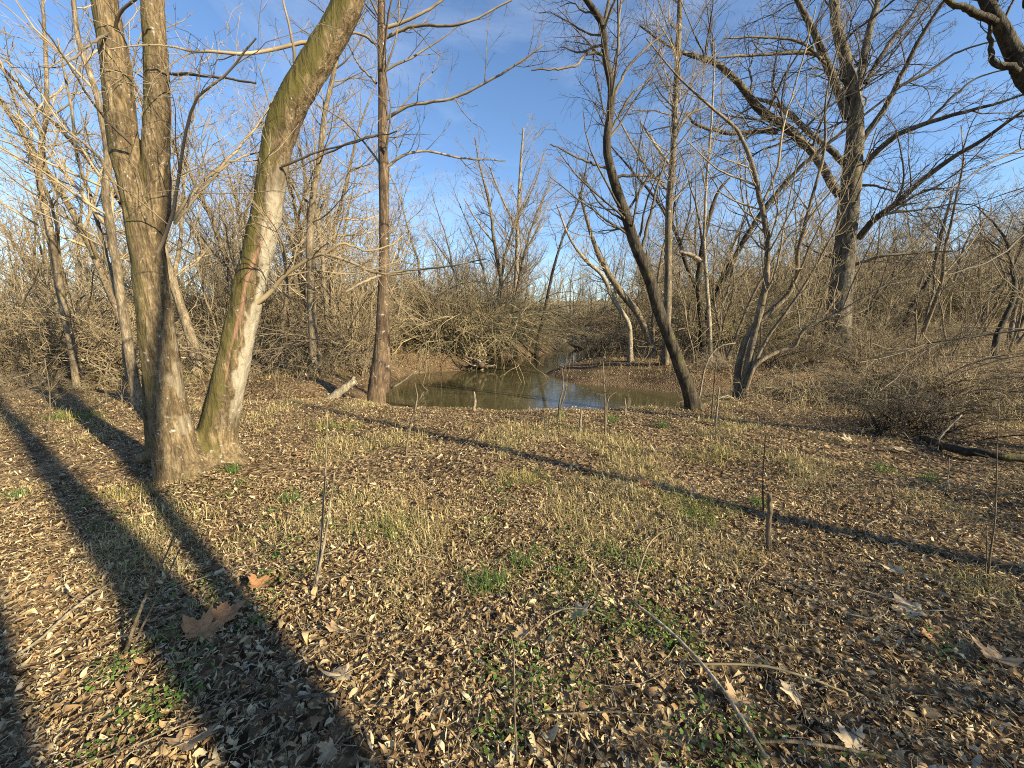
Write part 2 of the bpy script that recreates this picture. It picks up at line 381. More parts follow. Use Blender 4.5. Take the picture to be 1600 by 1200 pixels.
def three_stem_tree():
    rng = np.random.default_rng(11); YL, YR = 3.42, 3.72
    stems = {
        'main': trace([(290, 800, 96, YL), (283, 745, 86, YL), (271, 690, 74, YL), (260, 620, 65, YL), (248, 540, 64, YL), (240, 470, 61, YL), (231, 400, 60, YL), (224, 350, 60, YL), (210, 290, 56, YL), (194, 225, 54, YL), (181, 112, 54, YL - .02), (163, 0, 47, YL - .05), (146, -130, 42, YL - .1), (120, -330, 36, YL - .2), (90, -600, 26, YL - .3), (70, -850, 12, YL - .3)], 60),
        'fork': trace([(238, 400, 34, YL + .03), (245, 340, 42, YL + .03), (245, 290, 45, YL + .04), (244, 225, 46, YL + .05), (246, 150, 44, YL + .06), (240, 37, 40, YL + .1), (236, -60, 36, YL + .1), (240, -250, 30, YL + .2), (262, -520, 22, YL + .2), (270, -800, 10, YL + .2)], 50),
        'lean': trace([(322, 790, 110, YR), (331, 735, 92, YR), (336, 700, 76, YR), (346, 644, 61, YR), (360, 587, 57, YR), (376, 512, 53, YR), (401, 400, 51, YR), (416, 337, 49, YR), (430, 240, 50, YR), (446, 185, 52, YR), (467, 140, 52, YR), (505, 78, 48, YR), (536, 25, 46, YR), (552, -20, 45, YR), (580, -110, 42, YR), (640, -260, 36, YR), (740, -480, 26, YR), (850, -720, 14, YR)], 60),
        'sprout': trace([(238, 735, 30, 3.95), (238, 705, 25, 3.95), (233, 650, 21, 3.95), (230, 590, 18, 3.9), (236, 520, 16, 3.8), (243, 450, 14, 3.7)], 24)}
    base = on(*gp(296, 758)[:2])
    V = []; F = []; n = 0
    toes = [trace(t, 8) for t in ([(300, 722, 56, 3.5), (322, 738, 50, 3.5), (346, 756, 34, 3.45), (382, 778, 10, 3.38)], [(336, 672, 66, 3.75), (356, 710, 50, 3.72), (382, 730, 30, 3.7), (414, 748, 10, 3.62)], [(280, 700, 56, 3.4), (272, 742, 40, 3.38), (262, 766, 22, 3.35), (250, 782, 8, 3.3)],
                                  [(290, 722, 66, 3.45), (303, 745, 62, 3.4), (311, 768, 42, 3.35), (318, 790, 14, 3.3)], [(262, 700, 40, 3.6), (236, 712, 30, 3.7), (215, 718, 16, 3.8)], [(285, 728, 70, 3.45), (305, 730, 74, 3.5), (325, 728, 76, 3.6), (342, 722, 64, 3.7)], [(300, 752, 70, 3.43), (322, 752, 64, 3.48), (342, 752, 52, 3.52), (362, 756, 30, 3.52)])]
    for P, R in list(stems.values()) + toes:
        v, f = capped(P, R); V.append(v); F += [[i + n for i in q] for q in f]; n += len(v)
    V, N, Q = remesh(np.concatenate(V), F, .021)
    # ridges and lumps of the bark as relief
    bump = .016 * (fbm(V[:, 0] * 5 + V[:, 2] * 1.5, V[:, 1] * 5 + V[:, 2] * 2.2, 3) - .45) + .006 * (vnoise(V[:, 0] * 26 + V[:, 1] * 23, V[:, 2] * 6) - .5)
    V = V + N * bump[:, None]
    # nearest stem for every vertex: parts, and the sides where moss, a paler colour and the scar sit
    keys = list(stems); best = np.full(len(V), 1e9); own = np.zeros(len(V), int); rel = np.zeros((len(V), 3)); sz = np.zeros(len(V))
    for i, k in enumerate(keys):
        P, R = stems[k]; fi = np.linspace(0, len(R) - 1, len(R) * 9); P = np.stack([np.interp(fi, np.arange(len(R)), P[:, a]) for a in range(3)], 1); R = np.interp(fi, np.arange(len(R)), R)
        j = np.zeros(len(V), int); dm = np.zeros(len(V))
        for a in range(0, len(V), 4000):
            dd = np.linalg.norm(V[a:a + 4000, None] - P[None], axis=2) - R[None]; j[a:a + 4000] = dd.argmin(1); dm[a:a + 4000] = dd.min(1)
        b = dm < best
        best[b] = dm[b]; own[b] = i; rel[b] = unit(V - P[j])[b]; sz[b] = V[b, 2]
    an = np.arctan2(.78 * rel[:, 0] + .62 * rel[:, 1], .62 * rel[:, 0] - .78 * rel[:, 1])
    V = V + N * (.02 * (fbm(an * 3.2 + V[:, 2] * .5, V[:, 2] * 1.7, 4) - .47) + .008 * (vnoise(an * 11 + V[:, 2], V[:, 2] * 9) - .5))[:, None]
    lean = own == keys.index('lean'); main = own == keys.index('main')
    side = .78 * rel[:, 0] + .62 * rel[:, 1]; face = .62 * rel[:, 0] - .78 * rel[:, 1]
    wob = 1.2 * (fbm(V[:, 2] * 2.6 + V[:, 0] * 4, V[:, 1] * 5, 4) - .47) + .5 * (vnoise(V[:, 2] * 14, V[:, 0] * 22 + V[:, 1] * 20) - .5)
    moss = np.where(lean, .54 * ss(-.05, -.6, side + wob) + .4 * ss(1.9, 2.6, V[:, 2]) * ss(.5, -.2, side + wob), .40 * ss(-.25, -.85, side + wob) + .05) + .3 * ss(.35, .0, V[:, 2]) * (fbm(V[:, 0] * 6, V[:, 1] * 6, 2) > .36)
    pale = np.where(lean, .6 * ss(-.15, .3, side + wob) * ss(.25, .8, V[:, 2]) * ss(3.4, 2.2, V[:, 2]), .32 * ss(.1, .6, side + wob) * ss(2.2, 1.2, V[:, 2]) * (fbm(V[:, 2] * 5, V[:, 0] * 7, 3) > .5))
    scx = -.34 + .5 * ss(1.7, 2.6, V[:, 2]) + .05 * np.sin(V[:, 2] * 9)
    scar = np.where(lean & (face > 0), .8 * np.exp(-((side - scx) / (.07 + .16 * vnoise(V[:, 2] * 4, V[:, 2] * 0))) ** 2) * ss(.75, 1.0, V[:, 2]) * ss(2.65, 2.3, V[:, 2]), 0)
    V = V - N * (scar * .018)[:, None]
    t = thing('three_stemmed_tree', base, 'thick grey tree with three mossy stems rising from one flared root base', 'tree')
    fo = own[Q[:, 0]]
    for i, k in enumerate(keys):
        q = Q[fo == i]; u, inv = np.unique(q, return_inverse=True)
        o = link('trunk', mesh('trunk', V[u] - base, [inv.reshape(-1, 4)], M['hero'], True, {'moss': moss[u], 'pale': pale[u], 'scar': scar[u]}), t)
        o['label'] = {'main': 'upright stem of brown bark', 'fork': 'second upright stem forking from the first', 'lean': 'leaning pale stem with moss and a long reddish scar', 'sprout': 'small stem behind the main one'}[k]
    # limbs that can be followed one by one
    limbs = [
        ([(244, 400, 11, 3.4), (268, 342, 10, 3.36), (277, 290, 9, 3.34), (285, 232, 8, 3.32), (300, 176, 7, 3.3), (318, 143, 6, 3.25), (350, 118, 6, 3.2), (400, 60, 4, 3.1)], 'twig_grey'),
        ([(215, 335, 14, 3.4), (190, 312, 12, 3.36), (165, 262, 11, 3.3), (148, 238, 10, 3.2), (112, 210, 8, 3.1), (70, 180, 6, 3.0), (20, 140, 4, 2.9)], 'twig_grey'),
        ([(510, 72, 10, 3.72), (485, 66, 10, 3.72), (424, 77, 9, 3.6), (390, 84, 9, 3.5), (300, 80, 7, 3.4), (244, 70, 5, 3.3), (170, 77, 3, 3.2)], 'twig_tan'),
        ([(266, 115, 9, 3.45), (310, 117, 8, 3.4), (345, 122, 7, 3.35), (400, 130, 5, 3.3)], 'twig_dark'),
        ([(462, 108, 10, 3.7), (456, 60, 7, 3.65), (444, 5, 5, 3.6), (430, -80, 3, 3.6)], 'twig_grey'),
        ([(270, 345, 9, 3.4), (310, 290, 8, 3.5), (345, 262, 7, 3.6), (395, 205, 5, 3.8), (430, 150, 3, 4.0)], 'twig_tan'),
        ([(272, 350, 8, 3.4), (320, 290, 7, 3.5), (370, 248, 5, 3.7), (420, 235, 3, 3.9)], 'twig_tan'),
        ([(400, 474, 15, 3.7), (424, 456, 12, 3.7), (446, 428, 10, 3.68), (478, 407, 9, 3.66), (505, 397, 8, 3.64), (550, 411, 7, 3.6), (598, 429, 5, 3.55), (650, 425, 3, 3.5)], 'twig_tan'),
        ([(503, 398, 8, 3.64), (538, 381, 6, 3.65), (575, 392, 5, 3.7), (620, 380, 3, 3.8)], 'twig_tan'),
        ([(445, 432, 5, 3.69), (490, 424, 4, 3.75), (560, 427, 3, 3.9), (630, 405, 2.5, 4.0)], 'twig_tan'),
        ([(180, 60, 11, 3.4), (190, 20, 9, 3.3), (230, -20, 7, 3.2), (270, -90, 5, 3.1)], 'twig_grey'),
        ([(205, 225, 9, 3.3), (160, 180, 8, 3.1), (120, 120, 6, 2.9), (60, 30, 4, 2.7)], 'twig_dark'),
        ([(170, 50, 9, 3.35), (140, 70, 7, 3.1), (95, 105, 5, 2.9), (60, 104, 3, 2.8)], 'twig_dark'),
        ([(440, 260, 7, 3.65), (490, 240, 5, 3.6), (560, 220, 4, 3.5), (620, 205, 3, 3.4)], 'twig_dark')]
    LP = []; LR = []
    for pts, mk in limbs:
        P, R = trace([(a, b, w * .68, y) for a, b, w, y in pts], 16); P[1:-1] += rng.normal(size=(14, 3)) * .004
        link('branch', (lambda g: (g.tube(P, R, 7), g.mesh('branch', M[mk], base))[1])(Geo()), t); LP.append(P); LR.append(R)
    g = Geo(); spec = [dict(per_m=6.5, ang=46, frac=.6, ratio=.45, K=8, wander=.15, trop=.05, t0=.12, rmin=.0022, lmax=1.5, slim=.006),
                       dict(per_m=8.0, ang=42, frac=.5, ratio=.6, K=5, wander=.2, trop=.04, rmin=.0018, lmax=.8), dict(per_m=6, ang=40, frac=.45, ratio=.7, K=3, wander=.2, trop=.03, rmin=.0013, lmax=.3, lmin=.06)]
    twigs(rng, g, np.array(LP), np.array(LR), spec)
    hi = [(stems[k][0][-22:], np.minimum(stems[k][1][-22:], .09)) for k in ('main', 'fork', 'lean')]
    P2 = np.array([a for a, _ in hi]); R2 = np.array([b for _, b in hi])
    twigs(rng, g, P2, R2, [dict(per_m=3.2, ang=55, frac=.45, ratio=.35, K=9, wander=.12, trop=.07, t0=.05, rmin=.004, lmax=2.6), dict(per_m=3, ang=45, frac=.4, ratio=.5, K=6, wander=.18, rmin=.0025, lmax=1.1), dict(per_m=4, ang=42, frac=.4, ratio=.55, K=4, rmin=.002, lmax=.5)])
    link('crown', g.mesh('crown', M['twig_grey'], base), t)
    return stems
three_stem_tree()

# ------------------------------------------------------------------ the other trees that can be followed limb by limb
def hero_tree(name, label, stems, limbs, bm, tm, spec, seed, crown_from=.25, jit=.02, group=None, flare=1.6, ws=1.0, ls=1.0, sides=12):
    """stems and limbs are lists of traced pixel paths (px, py, width, Y); the first point of the first stem stands on the ground"""
    rng = np.random.default_rng(seed)
    stems = [[(a, b, w * ws, y) for a, b, w, y in q] for q in stems]; limbs = [[(a, b, w * ls, y) for a, b, w, y in q] for q in limbs]
    S = [trace(s, 44) for s in stems]; p0 = S[0][0][0]
    base = np.array([p0[0], p0[1], tz1(p0[0], p0[1])])
    t = thing(name, base, label, 'tree', group)
    LP = []; LR = []; BP = []; BR = []
    for i, (P, R) in enumerate(S):
        P = P.copy(); R = R.copy(); P[2:] += np.cumsum(rng.normal(size=(42, 3)) * jit * .35, 0) * np.hanning(44)[2:, None]
        if P[0, 2] > base[2] - .15 and i == 0: P[0, 2] = base[2] - .15
        h = P[:, 2] - base[2]
        if i == 0: R = R * (1 + (flare - 1) * np.exp(-np.maximum(h, 0) / .22))
        V, F = tubes(P, R, sides); V = V.reshape(44, sides, 3)
        th = np.arange(sides) * 2 * math.pi / sides
        V = P[:, None] + (V - P[:, None]) * (1 + .10 * (vnoise(P[:, 2:3] * 3 + seed, th[None] * 1.7) - .5) + (.35 * np.cos(th * 4 + seed) * np.exp(-np.maximum(h, 0) / .25)[:, None] if i == 0 else 0))[..., None]
        link('trunk', mesh('trunk', V.reshape(-1, 3) - base, [F], M[bm]), t)
        c = int(44 * crown_from); BP.append(spline(np.column_stack([P[c:], R[c:]]), 20))
    for pts in limbs:
        P, R = trace(pts, 20); P[1:-1] += rng.normal(size=(18, 3)) * jit * .3
        V, F = tubes(P, R, 7); link('branch', mesh('branch', V - base, [F], M[bm if pts[0][2] > 9 else tm]), t); BP.append(np.column_stack([P, R]))
    A = np.array(BP); g = Geo(); twigs(rng, g, A[:, :, :3], A[:, :, 3], spec)
    link('crown', g.mesh('crown', M[tm], base), t)
    return t, base

def spec(l1=1.6, n=(4, 6, 8), ang=(50, 44, 42), trop=.07, rm=.0022, w=.15, more=None):
    out = [dict(per_m=n[0], ang=ang[0], frac=.40, ratio=.5, K=7, wander=w, trop=trop, t0=.05, rmin=rm * 1.5, lmax=l1),
           dict(per_m=n[1], ang=ang[1], frac=.46, ratio=.55, K=5, wander=w * 1.15, trop=trop * .8, rmin=rm * 1.2, lmax=l1 * .55),
           dict(per_m=n[2], ang=ang[2], frac=.5, ratio=.65, K=3, wander=w * 1.5, trop=trop * .5, rmin=rm, lmax=l1 * .3, lmin=.1)]
    if more: out.append(dict(per_m=more, ang=40, frac=.55, ratio=.7, K=3, wander=w * 1.5, trop=trop * .4, rmin=rm * .9, lmax=l1 * .2, lmin=.1))
    return out

hero_tree('streamside_tree', 'slender straight brown tree on the creek edge beside a pale log', 
    [[(586, 622, 34, 8.0), (590, 590, 26, 8.0), (595, 540, 22, 8.0), (598, 480, 19, 8.0), (600, 400, 17, 8.0), (598, 300, 16, 8.0), (596, 200, 15, 8.0), (594, 100, 14, 8.0), (594, 0, 12, 8.0), (596, -150, 10, 8.0), (600, -350, 12, 8.0), (604, -560, 5, 8.0)],
     [(603, 612, 16, 8.1), (604, 560, 13, 8.1), (604, 500, 12, 8.1), (602, 440, 10, 8.05)]],
    [[(602, 187, 9, 8.0), (640, 165, 8, 7.9), (700, 155, 7, 7.8), (750, 135, 6, 7.7), (800, 105, 5, 7.6), (850, 70, 3, 7.5)], [(603, 262, 8, 8), (630, 243, 7, 8), (665, 236, 6, 8.1), (720, 247, 5, 8.2), (790, 251, 3, 8.3)],
     [(600, 60, 9, 8), (650, 40, 8, 7.9), (720, 38, 6, 7.8), (800, 0, 4, 7.7)], [(597, 45, 10, 8), (640, 30, 8, 8), (690, 0, 6, 8), (740, -60, 4, 8)], [(590, 212, 7, 8), (550, 222, 6, 8.2), (505, 242, 5, 8.4), (450, 270, 3, 8.6)],
     [(588, 70, 8, 8), (560, 52, 7, 7.9), (520, 60, 4, 7.8)], [(588, 130, 6, 8), (560, 100, 5, 8.1), (545, 70, 4, 8.2)], [(598, 428, 8, 7.95), (570, 440, 7, 7.6), (540, 456, 6, 7.4)],
     [(602, 428, 7, 8), (650, 421, 6, 7.9), (700, 416, 5, 7.8), (760, 404, 3, 7.7)], [(604, 425, 6, 8), (630, 395, 5, 8), (642, 358, 3, 8)], [(594, -40, 9, 8), (660, -90, 7, 8), (740, -160, 4, 8)], [(594, -60, 9, 8), (520, -120, 7, 8), (450, -200, 4, 8)]],
    'brown', 'twig_grey', spec(1.9, (3.6, 5, 7)), 21, crown_from=.32, flare=1.15, ls=.6)

hero_tree('leaning_tree', 'dark bare tree leaning over the near creek bank', 
    [[(1088, 655, 30, 6.3), (1078, 615, 28, 6.3), (1058, 560, 27, 6.3), (1036, 500, 26, 6.3), (1010, 425, 25, 6.3), (985, 370, 23, 6.3), (962, 300, 20, 6.3), (948, 240, 18, 6.3), (950, 200, 17, 6.3), (956, 150, 17, 6.3), (945, 95, 15, 6.3), (940, 40, 14, 6.3), (915, 0, 11, 6.2), (880, -60, 8, 6.2), (840, -160, 4, 6.1)]],
    [[(941, 45, 9, 6.3), (950, 10, 8, 6.3), (965, -60, 6, 6.4), (985, -200, 3, 6.5)], [(952, 130, 8, 6.3), (965, 80, 7, 6.4), (968, 20, 5, 6.5), (985, -60, 3, 6.6)], [(945, 85, 7, 6.3), (915, 85, 6, 6.2), (895, 105, 5, 6.1), (830, 110, 3, 6.0)],
     [(962, 275, 7, 6.3), (1010, 275, 6, 6.4), (1040, 285, 4, 6.6)], [(950, 265, 6, 6.3), (910, 250, 5, 6.2), (860, 225, 3, 6.1)], [(1000, 400, 8, 6.3), (1012, 350, 7, 6.3), (1022, 310, 6, 6.3), (1040, 250, 4, 6.3)], [(955, 160, 7, 6.3), (985, 100, 6, 6.4), (1040, 50, 4, 6.5)],
     [(950, 215, 6, 6.3), (985, 150, 5, 6.4), (1020, 120, 3, 6.6)], [(975, 345, 5, 6.3), (940, 320, 4, 6.3), (905, 270, 3, 6.2)]],
    'dark', 'twig_dark', spec(1.6, (5, 8, 11), trop=.05), 22, crown_from=.35, ws=.74, ls=.72, flare=1.3)

hero_tree('forked_sapling_clump', 'clump of mossy forked stems rooted at the bank among brush', 
    [[(1160, 632, 26, 7.6), (1165, 590, 20, 7.6), (1175, 540, 18, 7.6), (1190, 480, 17, 7.6), (1200, 430, 15, 7.6), (1200, 370, 14, 7.6), (1186, 295, 12, 7.6), (1170, 240, 10, 7.6), (1150, 200, 8, 7.6), (1110, 165, 6, 7.5), (1060, 120, 4, 7.4), (1010, 60, 3, 7.4)],
     [(1150, 620, 18, 7.75), (1155, 565, 16, 7.75), (1172, 515, 14, 7.75), (1198, 490, 14, 7.7), (1225, 462, 13, 7.65), (1238, 430, 11, 7.6), (1240, 390, 10, 7.6), (1260, 320, 8, 7.5), (1285, 240, 7, 7.5), (1290, 150, 5, 7.4), (1320, 40, 3, 7.3)],
     [(1165, 605, 14, 7.5), (1180, 570, 12, 7.45), (1215, 548, 11, 7.4), (1240, 540, 10, 7.3), (1255, 515, 9, 7.2), (1290, 495, 8, 7.1), (1345, 465, 6, 6.9), (1400, 430, 4, 6.7), (1450, 380, 3, 6.5)],
     [(1168, 600, 11, 7.5), (1190, 545, 9, 7.5), (1220, 500, 8, 7.4), (1260, 450, 7, 7.3), (1300, 380, 5, 7.2), (1340, 290, 4, 7.1), (1370, 200, 3, 7)]],
    [[(1192, 315, 7, 7.6), (1215, 260, 6, 7.6), (1225, 190, 5, 7.6), (1255, 90, 4, 7.5), (1275, 10, 3, 7.4)], [(1188, 470, 6, 7.6), (1210, 430, 5, 7.5), (1230, 330, 4, 7.4), (1250, 230, 3, 7.3)]],
    'tan', 'twig_tan', spec(1.7, (4, 5.5, 8), trop=.1), 23, crown_from=.3, flare=1.15, ws=.7, ls=.7)

OY = 15.0
hero_tree('old_oak', 'massive old oak with spreading dark limbs on the far bank', 
    [[(1306, 545, 62, OY), (1310, 500, 54, OY), (1314, 450, 50, OY), (1318, 400, 47, OY), (1323, 340, 45, OY), (1327, 280, 44, OY), (1331, 230, 40, OY), (1334, 190, 36, OY), (1332, 150, 30, OY), (1320, 100, 26, OY), (1306, 40, 23, OY), (1300, -20, 20, OY), (1290, -120, 16, OY), (1270, -260, 9, OY)]],
    [[(1312, 305, 24, OY), (1295, 280, 22, OY), (1272, 240, 22, OY), (1235, 205, 21, OY), (1190, 172, 19, OY - .3), (1150, 125, 16, OY - .6), (1110, 95, 13, OY - 1), (1060, 80, 8, OY - 1.3), (1000, 40, 4, OY - 1.5)],
     [(1318, 255, 18, OY), (1300, 235, 17, OY), (1268, 210, 15, OY + .4), (1230, 175, 13, OY + .8), (1205, 160, 10, OY + 1), (1160, 150, 5, OY + 1.4)],
     [(1215, 205, 14, OY), (1180, 205, 12, OY), (1140, 208, 10, OY - .3), (1090, 195, 8, OY - .6), (1072, 175, 5, OY - .8)],
     [(1325, 185, 26, OY), (1310, 140, 24, OY), (1290, 95, 21, OY - .4), (1270, 45, 17, OY - .8), (1245, 0, 13, OY - 1), (1200, -70, 8, OY - 1.2)],
     [(1285, 85, 13, OY - .5), (1245, 82, 11, OY - .7), (1190, 85, 8, OY - 1), (1120, 90, 5, OY - 1.4)], [(1290, 100, 9, OY - .4), (1255, 68, 8, OY - .8), (1200, 58, 6, OY - 1), (1130, 60, 4, OY - 1.2)],
     [(1336, 170, 24, OY), (1345, 110, 22, OY + .2), (1358, 50, 20, OY + .4), (1372, 0, 17, OY + .6), (1400, -90, 11, OY + .8)],
     [(1340, 225, 20, OY), (1365, 195, 18, OY - .3), (1388, 160, 17, OY - .6), (1402, 130, 15, OY - .8), (1425, 85, 14, OY - 1), (1450, 40, 12, OY - 1.2), (1490, -20, 9, OY - 1.6)],
     [(1352, 130, 14, OY), (1385, 75, 13, OY), (1410, 45, 11, OY + .2), (1440, 0, 9, OY + .4), (1480, -60, 6, OY + .6)],
     [(1405, 135, 10, OY - .8), (1450, 112, 9, OY - 1), (1500, 80, 7, OY - 1.3), (1570, 60, 4, OY - 1.8)],
     [(1345, 268, 20, OY), (1362, 245, 18, OY - .4), (1400, 212, 17, OY - .9), (1440, 195, 15, OY - 1.4), (1490, 180, 13, OY - 2), (1545, 165, 10, OY - 2.6), (1610, 145, 7, OY - 3.2), (1700, 110, 4, OY - 4)],
     [(1342, 372, 22, OY), (1365, 345, 19, OY - .5), (1400, 318, 18, OY - 1), (1440, 282, 17, OY - 1.6), (1490, 245, 15, OY - 2.2), (1540, 215, 13, OY - 3), (1600, 172, 10, OY - 4), (1700, 100, 5, OY - 5)],
     [(1342, 290, 9, OY), (1365, 290, 7, OY - .5), (1400, 300, 5, OY - 1)], [(1330, 415, 10, OY), (1380, 400, 9, OY - .6), (1440, 395, 7, OY - 1), (1490, 392, 4, OY - 1.6)], [(1305, 405, 9, OY), (1270, 390, 7, OY), (1240, 372, 4, OY)],
     [(1450, 190, 9, OY - 1.5), (1490, 150, 8, OY - 1.8), (1530, 120, 6, OY - 2), (1590, 105, 4, OY - 2.4)]],
    'oak', 'twig_dark', spec(3.2, (3.6, 5, 6), trop=.03, rm=.0045, w=.2), 24, crown_from=.45, jit=.03, flare=1.3, ws=.78, ls=.68, sides=16)

hero_tree('overhanging_tree', 'dark knotted limb hanging in from a tree beside the bank', 
    [[(2130, 830, 84, 3.4), (2090, 700, 70, 3.4), (2040, 560, 64, 3.4), (1960, 420, 60, 3.4), (1860, 310, 55, 3.5), (1760, 240, 48, 3.6), (1660, 170, 42, 3.7), (1612, 130, 38, 3.75), (1588, 85, 34, 3.8), (1565, 40, 30, 3.8), (1545, 10, 26, 3.8), (1525, -40, 20, 3.8), (1490, -120, 14, 3.8)]],
    [[(1600, 110, 20, 3.78), (1575, 105, 17, 3.78), (1556, 95, 13, 3.8), (1550, 70, 10, 3.8), (1545, 40, 7, 3.8), (1560, -10, 5, 3.8)], [(1560, 36, 18, 3.8), (1530, 22, 16, 3.75), (1500, 10, 13, 3.7), (1480, 0, 10, 3.7), (1440, -40, 6, 3.6)], [(1640, 150, 12, 3.7), (1620, 60, 9, 3.6), (1600, 0, 6, 3.5)],
     [(1980, 440, 30, 3.4), (2000, 250, 26, 3.3), (2010, 0, 20, 3.2), (2000, -300, 12, 3.2), (1960, -600, 5, 3.2)], [(1720, 215, 8, 3.6), (1620, 225, 6, 3.5), (1530, 265, 4, 3.4), (1440, 330, 3, 3.3)], [(1700, 205, 8, 3.6), (1640, 320, 6, 3.4), (1560, 400, 4, 3.3), (1480, 430, 2.5, 3.2)]],
    'dark', 'twig_dark', spec(1.5, (5, 7, 9), trop=.02, rm=.0016), 25, crown_from=.55, flare=1.3)

def slim(name, label, stems, limbs, bm, tm, seed, l1=1.5, n=(4, 5, 6), cf=.3, group=None, rm=.003):
    return hero_tree(name, label, stems, limbs, bm, tm, spec(l1, n, trop=.12, rm=rm), seed, crown_from=cf, group=group, flare=1.2, ws=.88, ls=.75, sides=9)
slim('bare_tree', 'thin upright grey tree behind the leaning dark tree', [[(1040, 545, 15, 13), (1043, 480, 14, 13), (1045, 400, 13, 13), (1047, 320, 13, 13), (1054, 240, 12, 13), (1058, 150, 11, 13), (1062, 50, 10, 13), (1064, -50, 8, 13), (1062, -200, 4, 13)]],
     [[(1052, 265, 7, 13), (1030, 235, 6, 13), (1000, 190, 4, 13)], [(1055, 210, 6, 13), (1075, 180, 5, 13), (1110, 165, 3, 13)], [(1047, 300, 6, 13), (1010, 262, 5, 13), (960, 175, 3, 13)]], 'grey', 'twig_grey', 31, 2.0)
slim('bare_tree', 'twisted thin trunk standing just behind the three-stemmed tree', [[(216, 632, 24, 6.6), (207, 580, 21, 6.6), (197, 520, 20, 6.6), (186, 450, 19, 6.6), (172, 370, 18, 6.6), (160, 300, 17, 6.6), (163, 240, 15, 6.6), (150, 150, 13, 6.6), (120, 50, 11, 6.6), (110, -60, 8, 6.6), (90, -250, 4, 6.6)],
     [(212, 625, 12, 6.7), (196, 560, 11, 6.7), (192, 500, 10, 6.7), (165, 420, 9, 6.7), (140, 320, 8, 6.7), (118, 250, 7, 6.7), (110, 170, 6, 6.7), (90, 60, 4, 6.7)]], [], 'tan', 'twig_tan', 32, 2.0)
slim('bare_tree', 'tan leaning trunk forking high above shaded brush', [[(120, 600, 17, 9.0), (112, 540, 16, 9.0), (100, 480, 17, 9.0), (88, 420, 18, 9.0), (76, 350, 17, 9.0), (62, 290, 15, 9.0), (64, 235, 12, 9.0), (72, 170, 10, 9.0), (70, 60, 8, 9.0), (60, -80, 4, 9.0)],
     [(102, 480, 9, 9.05), (92, 400, 8, 9.05), (88, 330, 7, 9.0), (60, 270, 8, 9.0), (45, 230, 7, 9.0), (20, 150, 5, 9.0), (-20, 40, 3, 9.0)]], [], 'tan', 'twig_tan', 33, 1.8)
slim('bare_tree', 'slanting smooth trunk seen between the three stems', [[(306, 552, 22, 10.5), (296, 520, 20, 10.5), (280, 470, 18, 10.5), (264, 420, 16, 10.5), (250, 350, 14, 10.5), (240, 260, 11, 10.5), (236, 150, 8, 10.5), (230, 20, 5, 10.5)]], [], 'tan', 'twig_tan', 34, 1.8)
slim('bare_tree', 'slender tree bending right behind the scarred stem', [[(490, 560, 17, 11), (488, 500, 16, 11), (485, 430, 15, 11), (485, 370, 13, 11), (490, 310, 12, 11), (502, 250, 10, 11), (510, 180, 9, 11), (528, 90, 7, 11), (540, 0, 5, 11), (545, -90, 3, 11)],
     [(487, 370, 7, 11), (478, 320, 6, 11), (470, 250, 5, 11), (440, 150, 3, 11)]], [], 'tan', 'twig_grey', 35, 1.8)
slim('bare_tree', 'pale slim tree at the head of the creek pool', [[(800, 500, 8, 27), (806, 450, 8, 27), (808, 400, 7, 27), (811, 330, 6, 27), (814, 260, 5, 27), (818, 200, 3, 27)]], [[(808, 360, 5, 27), (780, 300, 4, 27), (765, 260, 3, 27)], [(810, 340, 4, 27), (835, 290, 3, 27), (850, 240, 2, 27)]], 'pale', 'twig_grey', 36, 3.2, (2.6, 3, 3.4), rm=.007)
slim('bare_tree', 'crooked grey tree beside the pale slim one at the pool head', [[(785, 500, 7, 25), (783, 440, 7, 25), (772, 380, 6, 25), (765, 320, 5, 25), (750, 260, 3, 25), (742, 215, 2, 25)]], [[(772, 380, 4, 25), (745, 345, 3, 25), (725, 310, 2, 25)]], 'grey', 'twig_grey', 37, 3.0, (2.6, 3, 3.4), rm=.007)
slim('bare_tree', 'shadowed slim trunk leaning inland at the pool head', [[(838, 540, 7, 24), (850, 490, 6, 24), (862, 430, 5, 24), (880, 370, 4, 24), (905, 310, 3, 24), (920, 240, 2, 24)]], [], 'dark', 'twig_grey', 38, 2.6, (2.6, 3, 3.4), rm=.007)
slim('bare_tree', 'leaning sunlit branchy stem over the mud spit', [[(985, 545, 9, 14), (982, 505, 8, 14), (960, 470, 8, 14), (942, 430, 7, 14), (915, 405, 6, 14), (890, 370, 4, 14), (870, 320, 3, 14)]], [], 'pale', 'twig_tan', 39, 1.6)
slim('bare_tree', 'thick mossy stem leaning left behind the mud spit', [[(1020, 545, 14, 15), (1000, 495, 13, 15), (970, 455, 12, 15), (945, 415, 10, 15), (925, 370, 7, 15), (905, 300, 4, 15)]], [], 'tan', 'twig_grey', 40, 2.0)
slim('dead_snag', 'broken grey snag with a crooked stub arm', [[(1098, 548, 13, 14), (1096, 500, 12, 14), (1090, 450, 12, 14), (1095, 415, 12, 14), (1098, 385, 9, 14), (1108, 340, 8, 14), (1122, 300, 6, 14), (1140, 278, 4, 14)]], [[(1094, 408, 12, 14), (1078, 398, 10, 14), (1062, 393, 6, 14)]], 'dark', 'twig_grey', 41, .8, (1, 2, 2))
slim('bare_tree', 'pale straight pole of a tree beside the broken snag', [[(1110, 560, 9, 13.5), (1108, 500, 8, 13.5), (1104, 440, 7, 13.5), (1100, 380, 6, 13.5), (1102, 300, 5, 13.5), (1112, 180, 4, 13.5), (1118, 60, 2, 13.5)]], [], 'pale', 'twig_tan', 42, 1.4)

